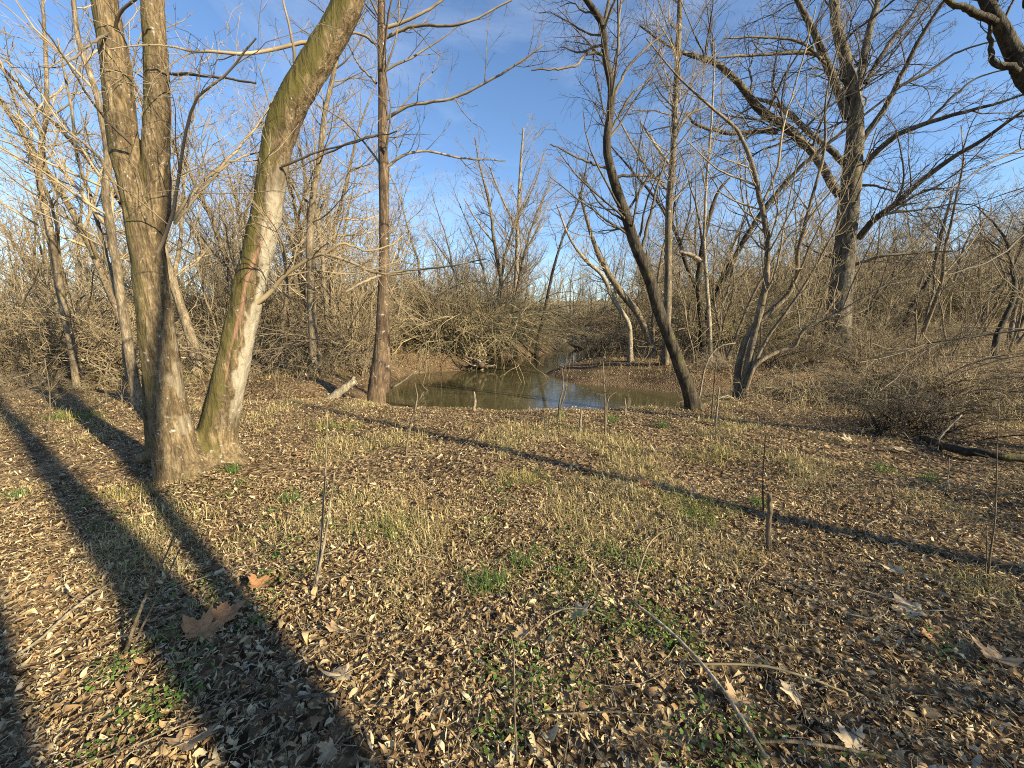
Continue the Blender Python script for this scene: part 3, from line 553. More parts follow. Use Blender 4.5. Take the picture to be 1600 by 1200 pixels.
# ------------------------------------------------------------------ woods: prototypes and their copies
def proto_tree(name, label, h, r, bm, tm, seed, group, lean=.04, n=(2.8, 2.6, 3.2), ang=45, cf=.3, forks=1, rm=.0055):
    rng = np.random.default_rng(seed); t = thing(name, (0, 0, 0), label, 'tree', group); B = []
    for f in range(forks):
        d = np.array([rng.normal() * .12 * (forks > 1), rng.normal() * .12 * (forks > 1), 1.0]); P = np.zeros((16, 3)); P[0] = (0, 0, -.25); b = rng.normal(size=2) * lean
        P[0, :2] = rng.normal(size=2) * .12 * (forks > 1)
        for k in range(1, 16):
            d = unit(d + np.array([*(rng.normal(size=2) * .09 + b * .5), .05])); P[k] = P[k - 1] + d * (h * (1 - .12 * f) + .25) / 15
        R = r * (1 - .22 * f) * (np.linspace(1, .08, 16) ** .85); R[0] *= 1.5; R[1] *= 1.12
        V, F = tubes(P, R, 7); link('trunk', mesh('trunk', V, [F], M[bm]), t); c = int(16 * cf); B.append(spline(np.column_stack([P[c:], R[c:]]), 14))
    A = np.array(B); g = Geo(); sp = spec(h * .3, n, (ang, 42, 40), trop=.10, rm=rm, w=.14, more=2.6); twigs(rng, g, A[..., :3], A[..., 3], sp, (4, 3, 3))
    link('crown', g.mesh('crown', M[tm]), t); t['kindlabel'] = label; return t
WG = 'bare trees in the woods round the creek'
PR = [proto_tree('bare_tree', 'tall bare grey tree with upswept twigs', 12, .13, 'grey', 'twig_grey', 51, WG),
      proto_tree('bare_tree', 'bare tan-barked tree with loose spreading twigs', 10, .11, 'tan', 'twig_tan', 52, WG, ang=58, n=(3.0, 2.8, 3.2)),
      proto_tree('bare_tree', 'forked bare tree with two thin stems', 9, .09, 'tan', 'twig_tan', 53, WG, forks=2, n=(2.2, 2.4, 3.0)),
      proto_tree('bare_tree', 'dark bare tree with crooked twigs', 11, .14, 'dark', 'twig_dark', 54, WG, lean=.1),
      proto_tree('sapling', 'bare pole-thin sapling with short twigs', 6.5, .045, 'tan', 'twig_tan', 55, WG, n=(4, 4, 4), ang=38),
      proto_tree('sapling', 'short many-stemmed sapling with tan twigs', 5, .04, 'tan', 'twig_tan', 56, WG, forks=4, n=(3, 3.4, 3.6), ang=36, cf=.15)]

def bush(name, label, h, seed, tm, nst, spread, group, arch=.16, n=(6, 6.5), cat='bush', vines=False):
    rng = np.random.default_rng(seed); t = thing(name, (0, 0, 0), label, cat, group)
    p0 = np.column_stack([rng.normal(size=(nst, 2)) * spread * .22, np.full(nst, -.1)]); az = rng.uniform(0, 2 * math.pi, nst); el = rng.uniform(.1, .75, nst)
    d = np.column_stack([np.cos(az) * el, np.sin(az) * el, np.ones(nst)]); d = unit(d); L = h * rng.uniform(.55, 1.25, nst); K = 9
    P = np.zeros((nst, K, 3)); P[:, 0] = p0
    for k in range(1, K):
        d = unit(d + rng.normal(size=(nst, 3)) * .13 + np.column_stack([np.cos(az) * arch, np.sin(az) * arch, np.full(nst, -arch * k / K * 1.6)])); P[:, k] = P[:, k - 1] + d * (L / (K - 1))[:, None]
    P[:, 1:, 2] = np.maximum(P[:, 1:, 2], .03)
    R = (rng.uniform(.008, .024, nst) * (h / 2.2) ** .5)[:, None] * np.linspace(1, .25, K)
    g0 = Geo(); g0.tube(P, R, 4); link('stems', g0.mesh('stems', M['dark'] if tm == 'twig_dark' else M['tan'] if tm != 'twig_olive' else M[tm]), t)
    g = Geo(); twigs(rng, g, P, R, [dict(per_m=n[0], ang=42, frac=.35, ratio=.5, K=5, wander=.2, trop=.03, rmin=.005, lmax=1.1), dict(per_m=n[1] * .75, ang=40, frac=.5, ratio=.6, K=4, wander=.2, trop=.0, rmin=.004, lmax=.5)], (3, 3))
    link('twigs', g.mesh('twigs', M[tm]), t); t['kindlabel'] = label; return t
BG = 'bare thicket bushes on the creek banks'
BU = [bush('bush', 'arching tan-stemmed bare bush', 2.4, 61, 'twig_tan', 26, 1.2, BG),
      bush('bush', 'grey-brown tangled bare bush', 2.0, 62, 'twig_grey', 30, 1.4, BG, arch=.22),
      bush('bush', 'upright bare bush of many thin rods', 2.8, 63, 'twig_tan', 34, 1.2, BG, arch=.06, n=(4, 4)),
      bush('bramble', 'low olive bramble of arching canes', 1.2, 64, 'twig_olive', 34, 1.6, BG, arch=.3, n=(6, 4)),
      bush('willow_bush', 'dense drooping olive willow bush', 3.8, 65, 'twig_olive', 70, 2.0, BG, arch=.24, n=(4.5, 3.5)),
      bush('bush', 'dark leafless bush with stiff crooked stems', 2.5, 66, 'twig_dark', 24, 1.3, BG, arch=.12, n=(5, 5))]
def scatter(protos, spots, rng, where='', smin=.8, smax=1.25, used={}):
    for kind, x, y, s in spots:
        p = protos[kind]; key = p.name
        if key not in used: o = p; used[key] = 1
        else: o = copy_tree(p)
        if where: o['label'] = p.get('kindlabel', p['label']) + ' ' + where
        k = s * rng.uniform(smin, smax); o.location = (x, y, tz1(x, y)); o.rotation_euler = (rng.normal() * .03, rng.normal() * .03, rng.uniform(0, 6.28)); o.scale = (k, k, k)
def clear(x, y, m=.6):
    return sdf(np.array([x]), np.array([y]))[0] > m
def zone(rng, n, xr, yr, kinds, wts, s=1.0, dmin=.9, m=.7):
    out = []; tries = 0
    while len(out) < n and tries < n * 40:
        tries += 1; x = rng.uniform(*xr); y = rng.uniform(*yr)
        if not clear(x, y, m) or any((x - a[1]) ** 2 + (y - a[2]) ** 2 < dmin ** 2 for a in out): continue
        if abs(x) > 1.55 * y + 3: continue
        out.append((int(rng.choice(kinds, p=np.array(wts) / sum(wts))), x, y, s))
    return out
rs = np.random.default_rng(99)
def plant(P, where, n, xr, yr, kinds, wts, sc=1.0, dmin=.9, m=.7, lo=.8, hi=1.25):
    scatter(P, zone(rs, n, xr, yr, kinds, wts, sc, dmin, m), rs, where, lo, hi)
plant(PR, 'in the woods behind the three-stemmed tree', 62, (-28, -6), (10.5, 24), [0, 1, 2, 3, 4, 5], [2, 3, 3, 1, 6, 5], .95, 1.0)
plant(PR, 'on the slope above the reddish bank', 22, (-9, -4.5), (12, 22), [2, 4, 5, 1], [2, 4, 3, 1], .9, 1.1)
plant(PR, 'in the woods beyond the reddish bank', 74, (-36, 1), (24, 42), [0, 1, 2, 3, 4], [3, 3, 2, 1, 3], .9, 1.2)
plant(PR, 'beyond the head of the pool', 18, (-6, 2), (30, 46), [0, 1, 2, 4], [3, 3, 2, 3], .78, 1.1)
plant(PR, 'between the pool head and the field', 18, (10, 18), (30, 46), [0, 1, 2, 4], [3, 3, 2, 3], .78, 1.1)
plant(PR, 'round the foot of the old oak', 80, (5.5, 27), (12.5, 24), [1, 2, 4, 5, 3], [1, 2, 7, 5, 1], .82, .9)
plant(PR, 'in the woods beyond the old oak', 100, (9, 56), (24, 44), [0, 1, 2, 4], [2, 3, 3, 4], .85, 1.0)
plant(BU, 'in the woods behind the three-stemmed tree', 52, (-26, -5), (9.6, 20), [0, 1, 2, 3, 5], [3, 3, 4, 1, 3], 1.15, 1.0)
plant(BU, 'on the slope above the reddish bank', 34, (-16, -1), (17.5, 28), [0, 1, 2, 4, 5], [2, 3, 3, 2, 3], 1.7, 1.1)
scatter(BU, [(4, -3.0, 19.3, .95), (4, -1.6, 21.2, 1.0), (4, -4.6, 20.0, .9), (4, -.4, 25.6, .9), (4, .8, 29.5, .8), (4, -2.6, 24.0, 1.2), (1, -.8, 24.4, 1.2), (1, 3.4, 33.5, .9), (4, -.6, 27, 1.1)], rs, 'overhanging the pool head')
plant(BU, 'on the litter slope before the old oak', 40, (5, 22), (11.6, 22), [0, 1, 2, 3, 5], [2, 3, 3, 4, 3], .66, .9, 1.2)
plant(BU, 'behind the mud spit', 26, (3.4, 12), (15.5, 26), [0, 1, 2, 3, 4, 5], [2, 2, 3, 1, 1, 2], .95, 1.0, 1.0)
plant(BU, 'in the far woods edge', 56, (-36, 1), (27, 46), [0, 1, 2, 4, 5], [3, 3, 4, 2, 3], 2.1, 1.4)
plant(BU, 'in the thicket between pool head and field', 36, (8, 36), (27, 46), [0, 1, 2, 4, 5], [3, 3, 4, 2, 3], 1.9, 1.4)
plant(BU, 'closing off the creek beyond the pool', 14, (0, 13), (41, 50), [0, 1, 2, 5], [3, 3, 4, 2], 1.25, 1.2)
plant(PR, 'closing off the creek beyond the pool', 12, (0, 13), (42, 54), [0, 1, 2], [3, 3, 2], .62, 1.4)
scatter(BU, [(5, 8.0, 6.9, .45), (5, 10.0, 7.6, .6), (2, 7.0, 7.2, .45), (3, 5.6, 7.3, .9), (3, 6.6, 6.9, 1.0), (0, 7.4, 6.6, .6), (3, 7.9, 7.2, 1.1), (1, 6.0, 7.7, .55), (3, 9.0, 6.6, 1.1), (1, 8.8, 7.4, .7), (0, 10.4, 7.0, .8), (2, 9.8, 5.9, .6), (3, 7.8, 5.7, .7), (1, 11.6, 6.4, .8), (3, 5.0, 7.7, .7), (3, 6.8, 8.0, .9), (3, 8.3, 8.1, 1.0), (1, 7.2, 7.6, .6), (0, 6.3, 7.9, .55)], rs, 'on the brink behind the dark log')
scatter(BU, [(3, -9.5, 8.2, .6), (1, -11, 8.8, .55), (0, -13, 9.2, .6), (3, -8.4, 9.4, .6), (2, -14.5, 8.4, .6), (3, -12.0, 7.6, .55), (1, -16, 9.6, .8), (1, -9.4, 6.9, .4), (0, -10.6, 6.4, .45)], rs, 'in the shade beyond the three-stemmed tree')

# far woods that read as one mass
def far_wood():
    rng = np.random.default_rng(5); n = 420; az = rng.uniform(-1.02, 1.02, n); r = rng.uniform(46, 105, n); x = np.sin(az) * r; y = np.cos(az) * r
    ok = ~((az > .42) & (az < .7) & (r < 84) & (r > 62)); x, y = x[ok], y[ok]; n = len(x); h = rng.uniform(5, 10, n); z = tz(x, y)
    K = 7; P = np.zeros((n, K, 3)); P[:, 0] = np.column_stack([x, y, z - .2]); d = np.tile([0, 0, 1.0], (n, 1))
    for k in range(1, K): d = unit(d + rng.normal(size=(n, 3)) * .09); P[:, k] = P[:, k - 1] + d * (h / (K - 1))[:, None]
    R = rng.uniform(.07, .13, n)[:, None] * np.linspace(1, .2, K); g = Geo(); g.tube(P, R, 4)
    twigs(rng, g, P, R, [dict(per_m=1.5, ang=45, frac=.4, ratio=.5, K=4, t0=.2, rmin=.022, trop=.1, lmax=3.2), dict(per_m=1.7, ang=42, frac=.5, ratio=.6, K=3, rmin=.013, lmax=1.6)], (3, 3))
    tag(link('distant_wood', g.mesh('distant_wood', M['twig_grey'])), 'grey-brown mass of distant bare woodland beyond the creek', 'woodland', kind='stuff')
far_wood()
def far_pines():
    rng = np.random.default_rng(6); n = 260; az = rng.uniform(.42, 1.0, n); r = rng.uniform(150, 185, n); x = np.sin(az) * r; y = np.cos(az) * r; z = tz(x, y); h = rng.uniform(4, 9, n)
    m = 130; t = rng.uniform(.12, 1, (n, m)); a = rng.uniform(0, 6.28, (n, m)); rr = (1.08 - t) * h[:, None] * .3 * rng.uniform(.3, 1.1, (n, m))
    c = np.stack([x[:, None] + np.cos(a) * rr, y[:, None] + np.sin(a) * rr, z[:, None] + t * h[:, None]], -1).reshape(-1, 3)
    v = (c[:, None] + rng.normal(size=(len(c), 3, 3)) * .45).reshape(-1, 3); tint = np.repeat(np.array([.085, .09, .045]) * rng.uniform(.6, 1.5, (len(c), 1)), 3, 0)
    g = Geo(); g.add(v, np.arange(len(v)).reshape(-1, 3), tint=tint)
    tag(link('distant_pine_wood', g.mesh('distant_pine_wood', M['green'], smooth=False)), 'dark green band of pine wood on the far hill', 'woodland', kind='stuff')
far_pines()

# dead stalks, weeds and thin whips that fill the banks
def undergrowth():
    rng = np.random.default_rng(8); pts = []
    for n, xr, yr, hh in ((4200, (-26, -4), (8.6, 22), (.2, 1.3)), (4600, (4.5, 26), (8.4, 24), (.2, 1.2)), (4200, (-16, 12), (16, 34), (.3, 1.8)), (900, (4.2, 12), (4.6, 8.2), (.1, .8)), (2600, (-34, 34), (26, 48), (.5, 2.0)), (420, (-11, -4.2), (4.6, 8.6), (.1, .6)), (3000, (-9, 9), (10.5, 24), (.15, .9))):
        x = rng.uniform(*xr, n); y = rng.uniform(*yr, n); d = sdf(x, y); k = (d > .35) & (np.abs(x) < 1.5 * y + 3) & (fbm(x * .6, y * .6, 3) > rng.uniform(.2, .55, n)) & ~((x > -5) & (x < 4.2) & (y < 9))
        pts.append(np.column_stack([x[k], y[k], rng.uniform(*hh, k.sum()) * rng.uniform(.4, 1, k.sum())]))
    p = np.vstack(pts); n = len(p); K = 5; P = np.zeros((n, K, 3)); P[:, 0] = np.column_stack([p[:, 0], p[:, 1], tz(p[:, 0], p[:, 1]) - .03])
    d = unit(np.column_stack([rng.normal(size=(n, 2)) * .35, np.ones(n)])); b = rng.normal(size=(n, 3)) * .16
    for k in range(1, K): d = unit(d + b + rng.normal(size=(n, 3)) * .12); P[:, k] = P[:, k - 1] + d * (p[:, 2] / (K - 1))[:, None]
    R = np.maximum(rng.uniform(.002, .006, n) * (p[:, 1] / 10) ** .5, .002)[:, None] * np.linspace(1, .5, K); g = Geo(); g.tube(P, R, 3)
    twigs(rng, g, P, R, [dict(per_m=1.6, ang=40, frac=.4, ratio=.7, K=3, rmin=.0025, lmax=.5)], (3,))
    tag(link('undergrowth', g.mesh('undergrowth', M['twig_tan'])), 'tangle of dead stalks and thin whips covering the banks', 'undergrowth', kind='stuff')
    # dry leaves and pale straw caught in it
    q = P[rng.integers(0, n, 14000), rng.integers(1, K, 14000)] + rng.normal(size=(14000, 3)) * .12; q = q[q[:, 1] > 8.6]
    u = unit(rng.normal(size=(len(q), 3))); w = unit(np.cross(u, rng.normal(size=(len(q), 3)))); L = rng.uniform(.025, .06, len(q))[:, None]
    v = np.stack([q - u * L, q + w * L * .4, q + u * L, q - w * L * .4], 1).reshape(-1, 3)
    base = np.array([(.26, .19, .10), (.2, .17, .06), (.16, .10, .055), (.34, .28, .17), (.09, .11, .035), (.12, .13, .04)])[rng.integers(0, 6, len(q))]
    g = Geo(); g.add(v, np.arange(len(v)).reshape(-1, 4), tint=np.repeat(base, 4, 0))
    tag(link('hanging_dry_leaves', g.mesh('hanging_dry_leaves', M['leaf'], smooth=False)), 'withered leaves caught in the bankside undergrowth', 'dry leaves', kind='stuff')
undergrowth()

# ------------------------------------------------------------------ trees beyond the frame whose shadows cross the clearing, and one added stand-in trunk
def shade_pos(c, a): return np.array([c * .557 + a * .83, c * .83 - a * .557])
def shade_tree(label, c, a, h, r, seed, fork=None, cf=.62, bm='grey'):
    rng = np.random.default_rng(seed); x, y = shade_pos(c, a); base = on(x, y); t = thing('bare_tree', base, label, 'tree', 'trees across the clearing from the creek'); S = []
    side = np.array([.557, .83, 0])
    P = np.column_stack([np.zeros(20), np.zeros(20), np.linspace(-.2, h, 20)]); P[1:, :2] += np.cumsum(rng.normal(size=(19, 2)) * .012, 0); R = r * np.linspace(1, .3, 20); S.append((P, R))
    if fork:
        h0, tilt, rf = fork; s = np.linspace(0, h - h0, 20)[:, None]; S.append((np.array([0, 0, h0]) + s * np.array([0, 0, 1]) + side * s * tilt, rf * np.linspace(1, .3, 20)))
    B = []
    for P, R in S:
        V, F = tubes(P, R, 9); link('trunk', mesh('trunk', V, [F], M[bm]), t); k = int(20 * cf); B.append(spline(np.column_stack([P[k:], R[k:]]), 12))
    A = np.array(B); g = Geo(); twigs(rng, g, A[..., :3], A[..., 3], spec(2.6, (2.2, 3, 3), rm=.004)); link('crown', g.mesh('crown', M['twig_grey']), t)
shade_tree('forked grey tree whose broad shadow runs to the three-stemmed tree', .47, 5.2, 9.5, .19, 71, (2.2, .17, .085))
shade_tree('added stout trunk standing in for the shadow of the camera holder', -.08, 4.2, 6.0, .2, 72)  # unseen trunk added only to cast the camera holder's body shadow
shade_tree('slim tree whose thin shadow crosses the whole clearing', 3.5, 7.0, 8.0, .12, 73)
# brush there that dapples the light on the clearing
for i, (c, a, s) in enumerate([(1.9, 3.5, .9), (2.7, 3.7, .9), (4.2, 4.2, 1.0), (5.1, 4.6, 1.1), (2.2, 5.4, 1.1)]):
    x, y = shade_pos(c, a); scatter(BU, [((0, 2, 1)[i % 3], x, y, s)], rs, 'upslope of the clearing')

# ------------------------------------------------------------------ leaf litter
LEAFC = np.array([(.35, .255, .14), (.27, .185, .10), (.18, .115, .062), (.43, .335, .20), (.52, .425, .27), (.13, .082, .047), (.31, .195, .098), (.40, .35, .26)])
LEAFW = np.array([.2, .17, .12, .2, .13, .07, .06, .05])
def leaf_batch(rng, x, y, L, lift=.02, tilt=.5, st=2):
    """eight-vertex curled leaves: two tips and two rows of edge, rib, edge"""
    n = len(x); z = tz(x, y); az = rng.uniform(0, 6.28, n)
    u = np.column_stack([np.cos(az), np.sin(az), rng.normal(size=n) * tilt]); u = unit(u)
    w = unit(np.cross(np.tile([0, 0, 1.], (n, 1)), u) + np.column_stack([np.zeros((n, 2)), rng.normal(size=n) * tilt])); nn = np.cross(u, w)
    c = np.column_stack([x, y, z + rng.uniform(.004, lift, n) + L * .13]); wid = L * np.where(rng.random(n) < .12, rng.uniform(.24, .38, n), rng.uniform(.07, .24, n)); fold = wid * rng.uniform(-.4, 1.0, n); curl = L * rng.normal(size=n) * .22
    pt = lambda a, b, h: c + u * (a * L)[:, None] + w * (b * wid)[:, None] + nn * h[:, None]
    o = np.ones(n); j = lambda: rng.uniform(.45, 1.25, n); sw = rng.normal(size=n) * .25; tw_ = rng.normal(size=n) * .5
    rows = [pt(-.5 * o, sw, curl)]
    for a in np.linspace(-.32, .32, st):                     # each row: edge, rib, edge
        wd = (1 - (2 * a * 1.15) ** 2) ** .6; h = -curl * (1 - (2.6 * a) ** 2) * .6; t = tw_ * a * wid; m = sw * (2 * a) ** 2
        rows += [pt(a * o + rng.normal(size=n) * .03, j() * wd + m, fold * wd * j() + h + t), pt(a * o, m, h), pt(a * o + rng.normal(size=n) * .03, -j() * wd + m, fold * wd * j() + h - t)]
    V = np.stack(rows + [pt(.5 * o, sw + rng.normal(size=n) * .15, curl * 1.2)], 1)
    tint = np.array([1.12, 1.12, 1.08]) * LEAFC[rng.choice(len(LEAFC), n, p=LEAFW / LEAFW.sum())] * rng.uniform(.75, 1.2, (n, 1))
    return V, tint
def leaf_faces(st):
    e = 1 + 3 * st; b = 1 + 3 * (st - 1)
    return np.array([(0, 2, 1), (0, 3, 2), (b, b + 1, e), (b + 1, b + 2, e)]), np.array([q for r in range(st - 1) for a in [1 + 3 * r] for q in ((a, a + 1, a + 4, a + 3), (a + 1, a + 2, a + 5, a + 4))])
def litter():
    rng = np.random.default_rng(12); X = []; Y = []; L = []
    for n, (a, b), s in ((64000, (.55, 3.4), (.015, .042)), (52000, (3.2, 7.6), (.022, .050)), (12000, (7.6, 24), (.06, .11)), (9000, (8.5, 20), (.05, .10))):
        y = a + (b - a) * rng.random(n) ** .75; x = rng.uniform(-1, 1, n) * (1.42 * y + .5); sd_ = sdf(x, y); k = (sd_ > .12) & ((n != 9000) | (sd_ < 4))
        X.append(x[k]); Y.append(y[k]); L.append((s[0] + (s[1] - s[0]) * rng.random(k.sum()) ** 1.5) * np.where(rng.random(k.sum()) < .07, 1.7, 1.0))
    x = np.concatenate(X); y = np.concatenate(Y); L = np.concatenate(L)
    g = Geo(); near = y < 2.0
    for sel, st in ((near, 3), (~near, 2)):
        V, tint = leaf_batch(rng, x[sel], y[sel], L[sel], .03, st=st); m = V.shape[1]; LT, LQ = leaf_faces(st)
        px, py, dep = project(V); inside = (px.min(1) > 0) & (px.max(1) < 1600) & (py.max(1) < 1200) & (dep.min(1) > .3)
        area = (px.max(1) - px.min(1)) * (py.max(1) - py.min(1)) * inside
        top = np.argsort(-area)[:280 if st == 3 else 0]; rest = np.ones(len(V), bool); rest[top] = False
        off = np.arange(rest.sum())[:, None, None] * m
        g.add(V[rest].reshape(-1, 3), (LT[None] + off).reshape(-1, 3), (LQ[None] + off).reshape(-1, 4), tint=np.repeat(tint[rest], m, 0))
        for i in top:
            c = V[i].mean(0); link('dry_leaf', mesh('dry_leaf', V[i] - c, [LT, LQ], M['leaf'], True, {'tint': np.repeat(tint[i:i + 1], m, 0)}), ground, c)
    tag(link('leaf_litter', g.mesh('leaf_litter', M['leaf'])), 'carpet of small curled brown dry leaves over the clearing', 'leaf litter', kind='stuff')
litter()
def straw():
    rng = np.random.default_rng(13); n = 11000; y = .6 + 6.6 * rng.random(n) ** .8; x = rng.uniform(-1, 1, n) * (1.42 * y + .4); k = sdf(x, y) > .2; x, y = x[k], y[k]; n = len(x); a = rng.uniform(0, 6.28, n); L = rng.uniform(.03, .16, n)
    P = np.zeros((n, 4, 3)); b = rng.normal(size=n) * .2
    for k in range(4):
        f = k / 3 - .5; P[:, k, 0] = x + np.cos(a) * L * f - np.sin(a) * b * L * (f * f * 4); P[:, k, 1] = y + np.sin(a) * L * f + np.cos(a) * b * L * (f * f * 4); P[:, k, 2] = rng.uniform(.012, .05, n)
    P[:, :, 2] += tz(P[:, :, 0], P[:, :, 1]); g = Geo(); V, F = tubes(P, np.repeat(rng.uniform(.0007, .0016, n)[:, None], 4, 1), 3)
    g.add(V, F, tint=np.repeat(np.array([(.42, .34, .2), (.3, .22, .12), (.16, .11, .07)])[rng.integers(0, 3, n)], 12, 0))
    tag(link('straw', g.mesh('straw', M['leaf'])), 'dry straws and leaf stalks strewn through the litter', 'straw', kind='stuff')
straw()

# ------------------------------------------------------------------ big sycamore leaves
def big_leaf(px, py, w, label, col, rot=None, seed=0, curl=.22):
    rng = np.random.default_rng(200 + seed); p = ground_hit(px, py); dep = project(p)[2]; size = float(np.clip(w * dep / FPX, .09, .24)) * .54
    tips = np.radians([90, 90 + 52, 90 - 52, 90 + 108, 90 - 108]); tl = np.array([1, .92, .92, .62, .62]) * rng.uniform(.88, 1.1, 5)
    out = []
    order = [4, 2, 0, 1, 3]
    for k, i in enumerate(order):
        a, l = tips[i], tl[i]
        for da, f in ((-.36, .66), (-.25, .80), (-.15, .78), (0, 1.0), (.15, .79), (.25, .81), (.36, .66)): out.append((a + da * (1 if i else .9), l * f * rng.uniform(.84, 1.06)))
        if k < 4: out.append(((a + tips[order[k + 1]]) / 2, .55 * rng.uniform(.8, 1.15)))
    out.append((math.radians(270), .16)); out = np.array(out); m = len(out)
    ring = lambda f: np.column_stack([np.cos(out[:, 0]) * out[:, 1] * f, np.sin(out[:, 0]) * out[:, 1] * f])
    xy = np.vstack([[[0, 0]], ring(.45), ring(.78), ring(1.0)]) * size; r = np.hypot(xy[:, 0], xy[:, 1]) / size; th = np.arctan2(xy[:, 1], xy[:, 0])
    k1, k2 = rng.uniform(0, 6.28, 2)
    z = size * (curl * r ** 2 * (.5 + .8 * np.cos(2 * th + k1)) + .13 * r * np.abs(np.cos((th - math.pi / 2) * 3.46)) * .6 + .06 * r * np.cos(5 * th + k2)) + rng.normal(size=len(r)) * size * .012
    V = np.column_stack([xy, z - z.min()]); T = [(0, 1 + i, 1 + (i + 1) % m) for i in range(m)]; Qd = [(1 + b * m + i, 1 + (b + 1) * m + i, 1 + (b + 1) * m + (i + 1) % m, 1 + b * m + (i + 1) % m) for b in (0, 1) for i in range(m)]
    tint = np.tile(np.array(col), (len(V), 1)) * (1 - .18 * np.abs(np.sin((th - math.pi / 2) * 1.73))[:, None]) * rng.uniform(.9, 1.08, (len(V), 1))
    o = thing('sycamore_leaf', (p[0], p[1], tz1(p[0], p[1]) + .034), label, 'leaf', 'large fallen sycamore leaves')
    o.rotation_euler = (rng.normal() * .2 - .15, rng.normal() * .25, rng.uniform(0, 6.28) if rot is None else rot)
    link('blade', mesh('blade', V, [np.array(T), np.array(Qd)], M['leaf'], True, {'tint': tint}), o)
    s = spline([(0, -.0, V[0, 2] + .002), (.01 * size, -.5 * size, V[0, 2] + .01), (.16 * size, -.95 * size, V[0, 2] + .004)], 7); Vs, Fs = tubes(s, np.full(7, .0018), 4)
    link('stalk', mesh('stalk', Vs, [Fs], M['twig_tan']), o)
O1, O2, TN, PL, DK = (.42, .22, .10), (.36, .2, .1), (.44, .31, .18), (.54, .43, .28), (.2, .115, .06)
BL = [(315, 1003, 95, 'orange sycamore leaf with pointed lobes lying in the trunk shadow', O1, .4), (345, 975, 70, 'brown sycamore leaf tucked behind the orange one in the trunk shadow', O2, -.6),
      (408, 925, 55, 'orange-tan sycamore leaf standing at the sunny edge of the trunk shadow', O1, .2), (290, 1178, 110, 'large tan sycamore leaf in the deepest shade of the clearing', TN, -.3),
      (530, 998, 48, 'small pale sycamore leaf just outside the trunk shadow', TN, .9), (541, 1067, 62, 'pale crumpled sycamore leaf beside green chickweed', PL, 2.0),
      (903, 972, 52, 'pale sycamore leaf under an arched green cane', PL, -.2), (818, 1003, 36, 'small tan sycamore leaf near the arched green cane', TN, .5),
      (1010, 765, 36, 'orange sycamore leaf propped up on the edge of the thin shadow', O1, .1), (682, 803, 28, 'reddish brown sycamore leaf on the grassy middle of the clearing', O1, 1.2),
      (660, 790, 22, 'tan sycamore leaf beside the reddish brown one', TN, 2.6), (1155, 1110, 60, 'tan sycamore leaf beside the long pale stick', TN, .3), (1430, 965, 70, 'broad pale sycamore leaf in dappled light by the thin sapling', PL, 1.0),
      (1555, 1045, 75, 'tan sycamore leaf with torn lobes among dappled litter', TN, -.8), (1395, 898, 40, 'pale sycamore leaf flipped edge-up by the thin sapling', PL, 2.2), (1330, 1180, 60, 'bleached sycamore leaf beside the thick grey twig', PL, .0),
      (1240, 1095, 50, 'curled straw-coloured sycamore leaf near the long pale stick', PL, 1.7), (1327, 693, 24, 'cream sycamore leaf standing by the fallen dark branch', PL, .3), (1410, 708, 30, 'pale broad sycamore leaf below the fallen dark branch', PL, 1.4),
      (470, 715, 22, 'rust sycamore leaf near the root flare', O1, .7), (520, 1185, 45, 'grey-tan sycamore leaf at the mouth of the trunk shadow', TN, 2.4), (1450, 1000, 45, 'brown sycamore leaf overlapping the broad pale one', O2, 2.9)]
for i, (px, py, w, lab, c, r) in enumerate(BL): big_leaf(px, py, w, lab, c, r, i, .22 + .14 * (i % 3))

# ------------------------------------------------------------------ grass
def blades(rng, cx, cy, per, h, spread, cols):
    n = len(cx) * per; ix = np.repeat(np.arange(len(cx)), per); x = cx[ix] + rng.normal(size=n) * spread[ix]; y = cy[ix] + rng.normal(size=n) * spread[ix]; z = tz(x, y) - .01
    H = h[ix] * rng.uniform(.5, 1.2, n); az = rng.uniform(0, 6.28, n); out = rng.uniform(.2, 1.7, n); d = np.column_stack([np.cos(az), np.sin(az), np.zeros(n)]); s = np.column_stack([-np.sin(az), np.cos(az), np.zeros(n)]) * (rng.uniform(.0008, .0017, n) * (1 + y / 6))[:, None]
    b = np.column_stack([x, y, z]); H = H / (.6 + .4 * out); m = b + d * (out * H * .35)[:, None] + np.array([0, 0, 1]) * (H * .6)[:, None]; t = b + d * (out * H * 1.0)[:, None] + np.array([0, 0, 1]) * (H * (1 - .42 * out))[:, None]
    V = np.stack([b - s, b + s, m + s, m - s, t], 1); o = np.arange(n)[:, None] * 5
    return V.reshape(-1, 3), o + np.array([0, 1, 2, 3]), o + np.array([3, 2, 4]), np.repeat(cols[ix] * rng.uniform(.75, 1.2, (n, 1)), 5, 0)
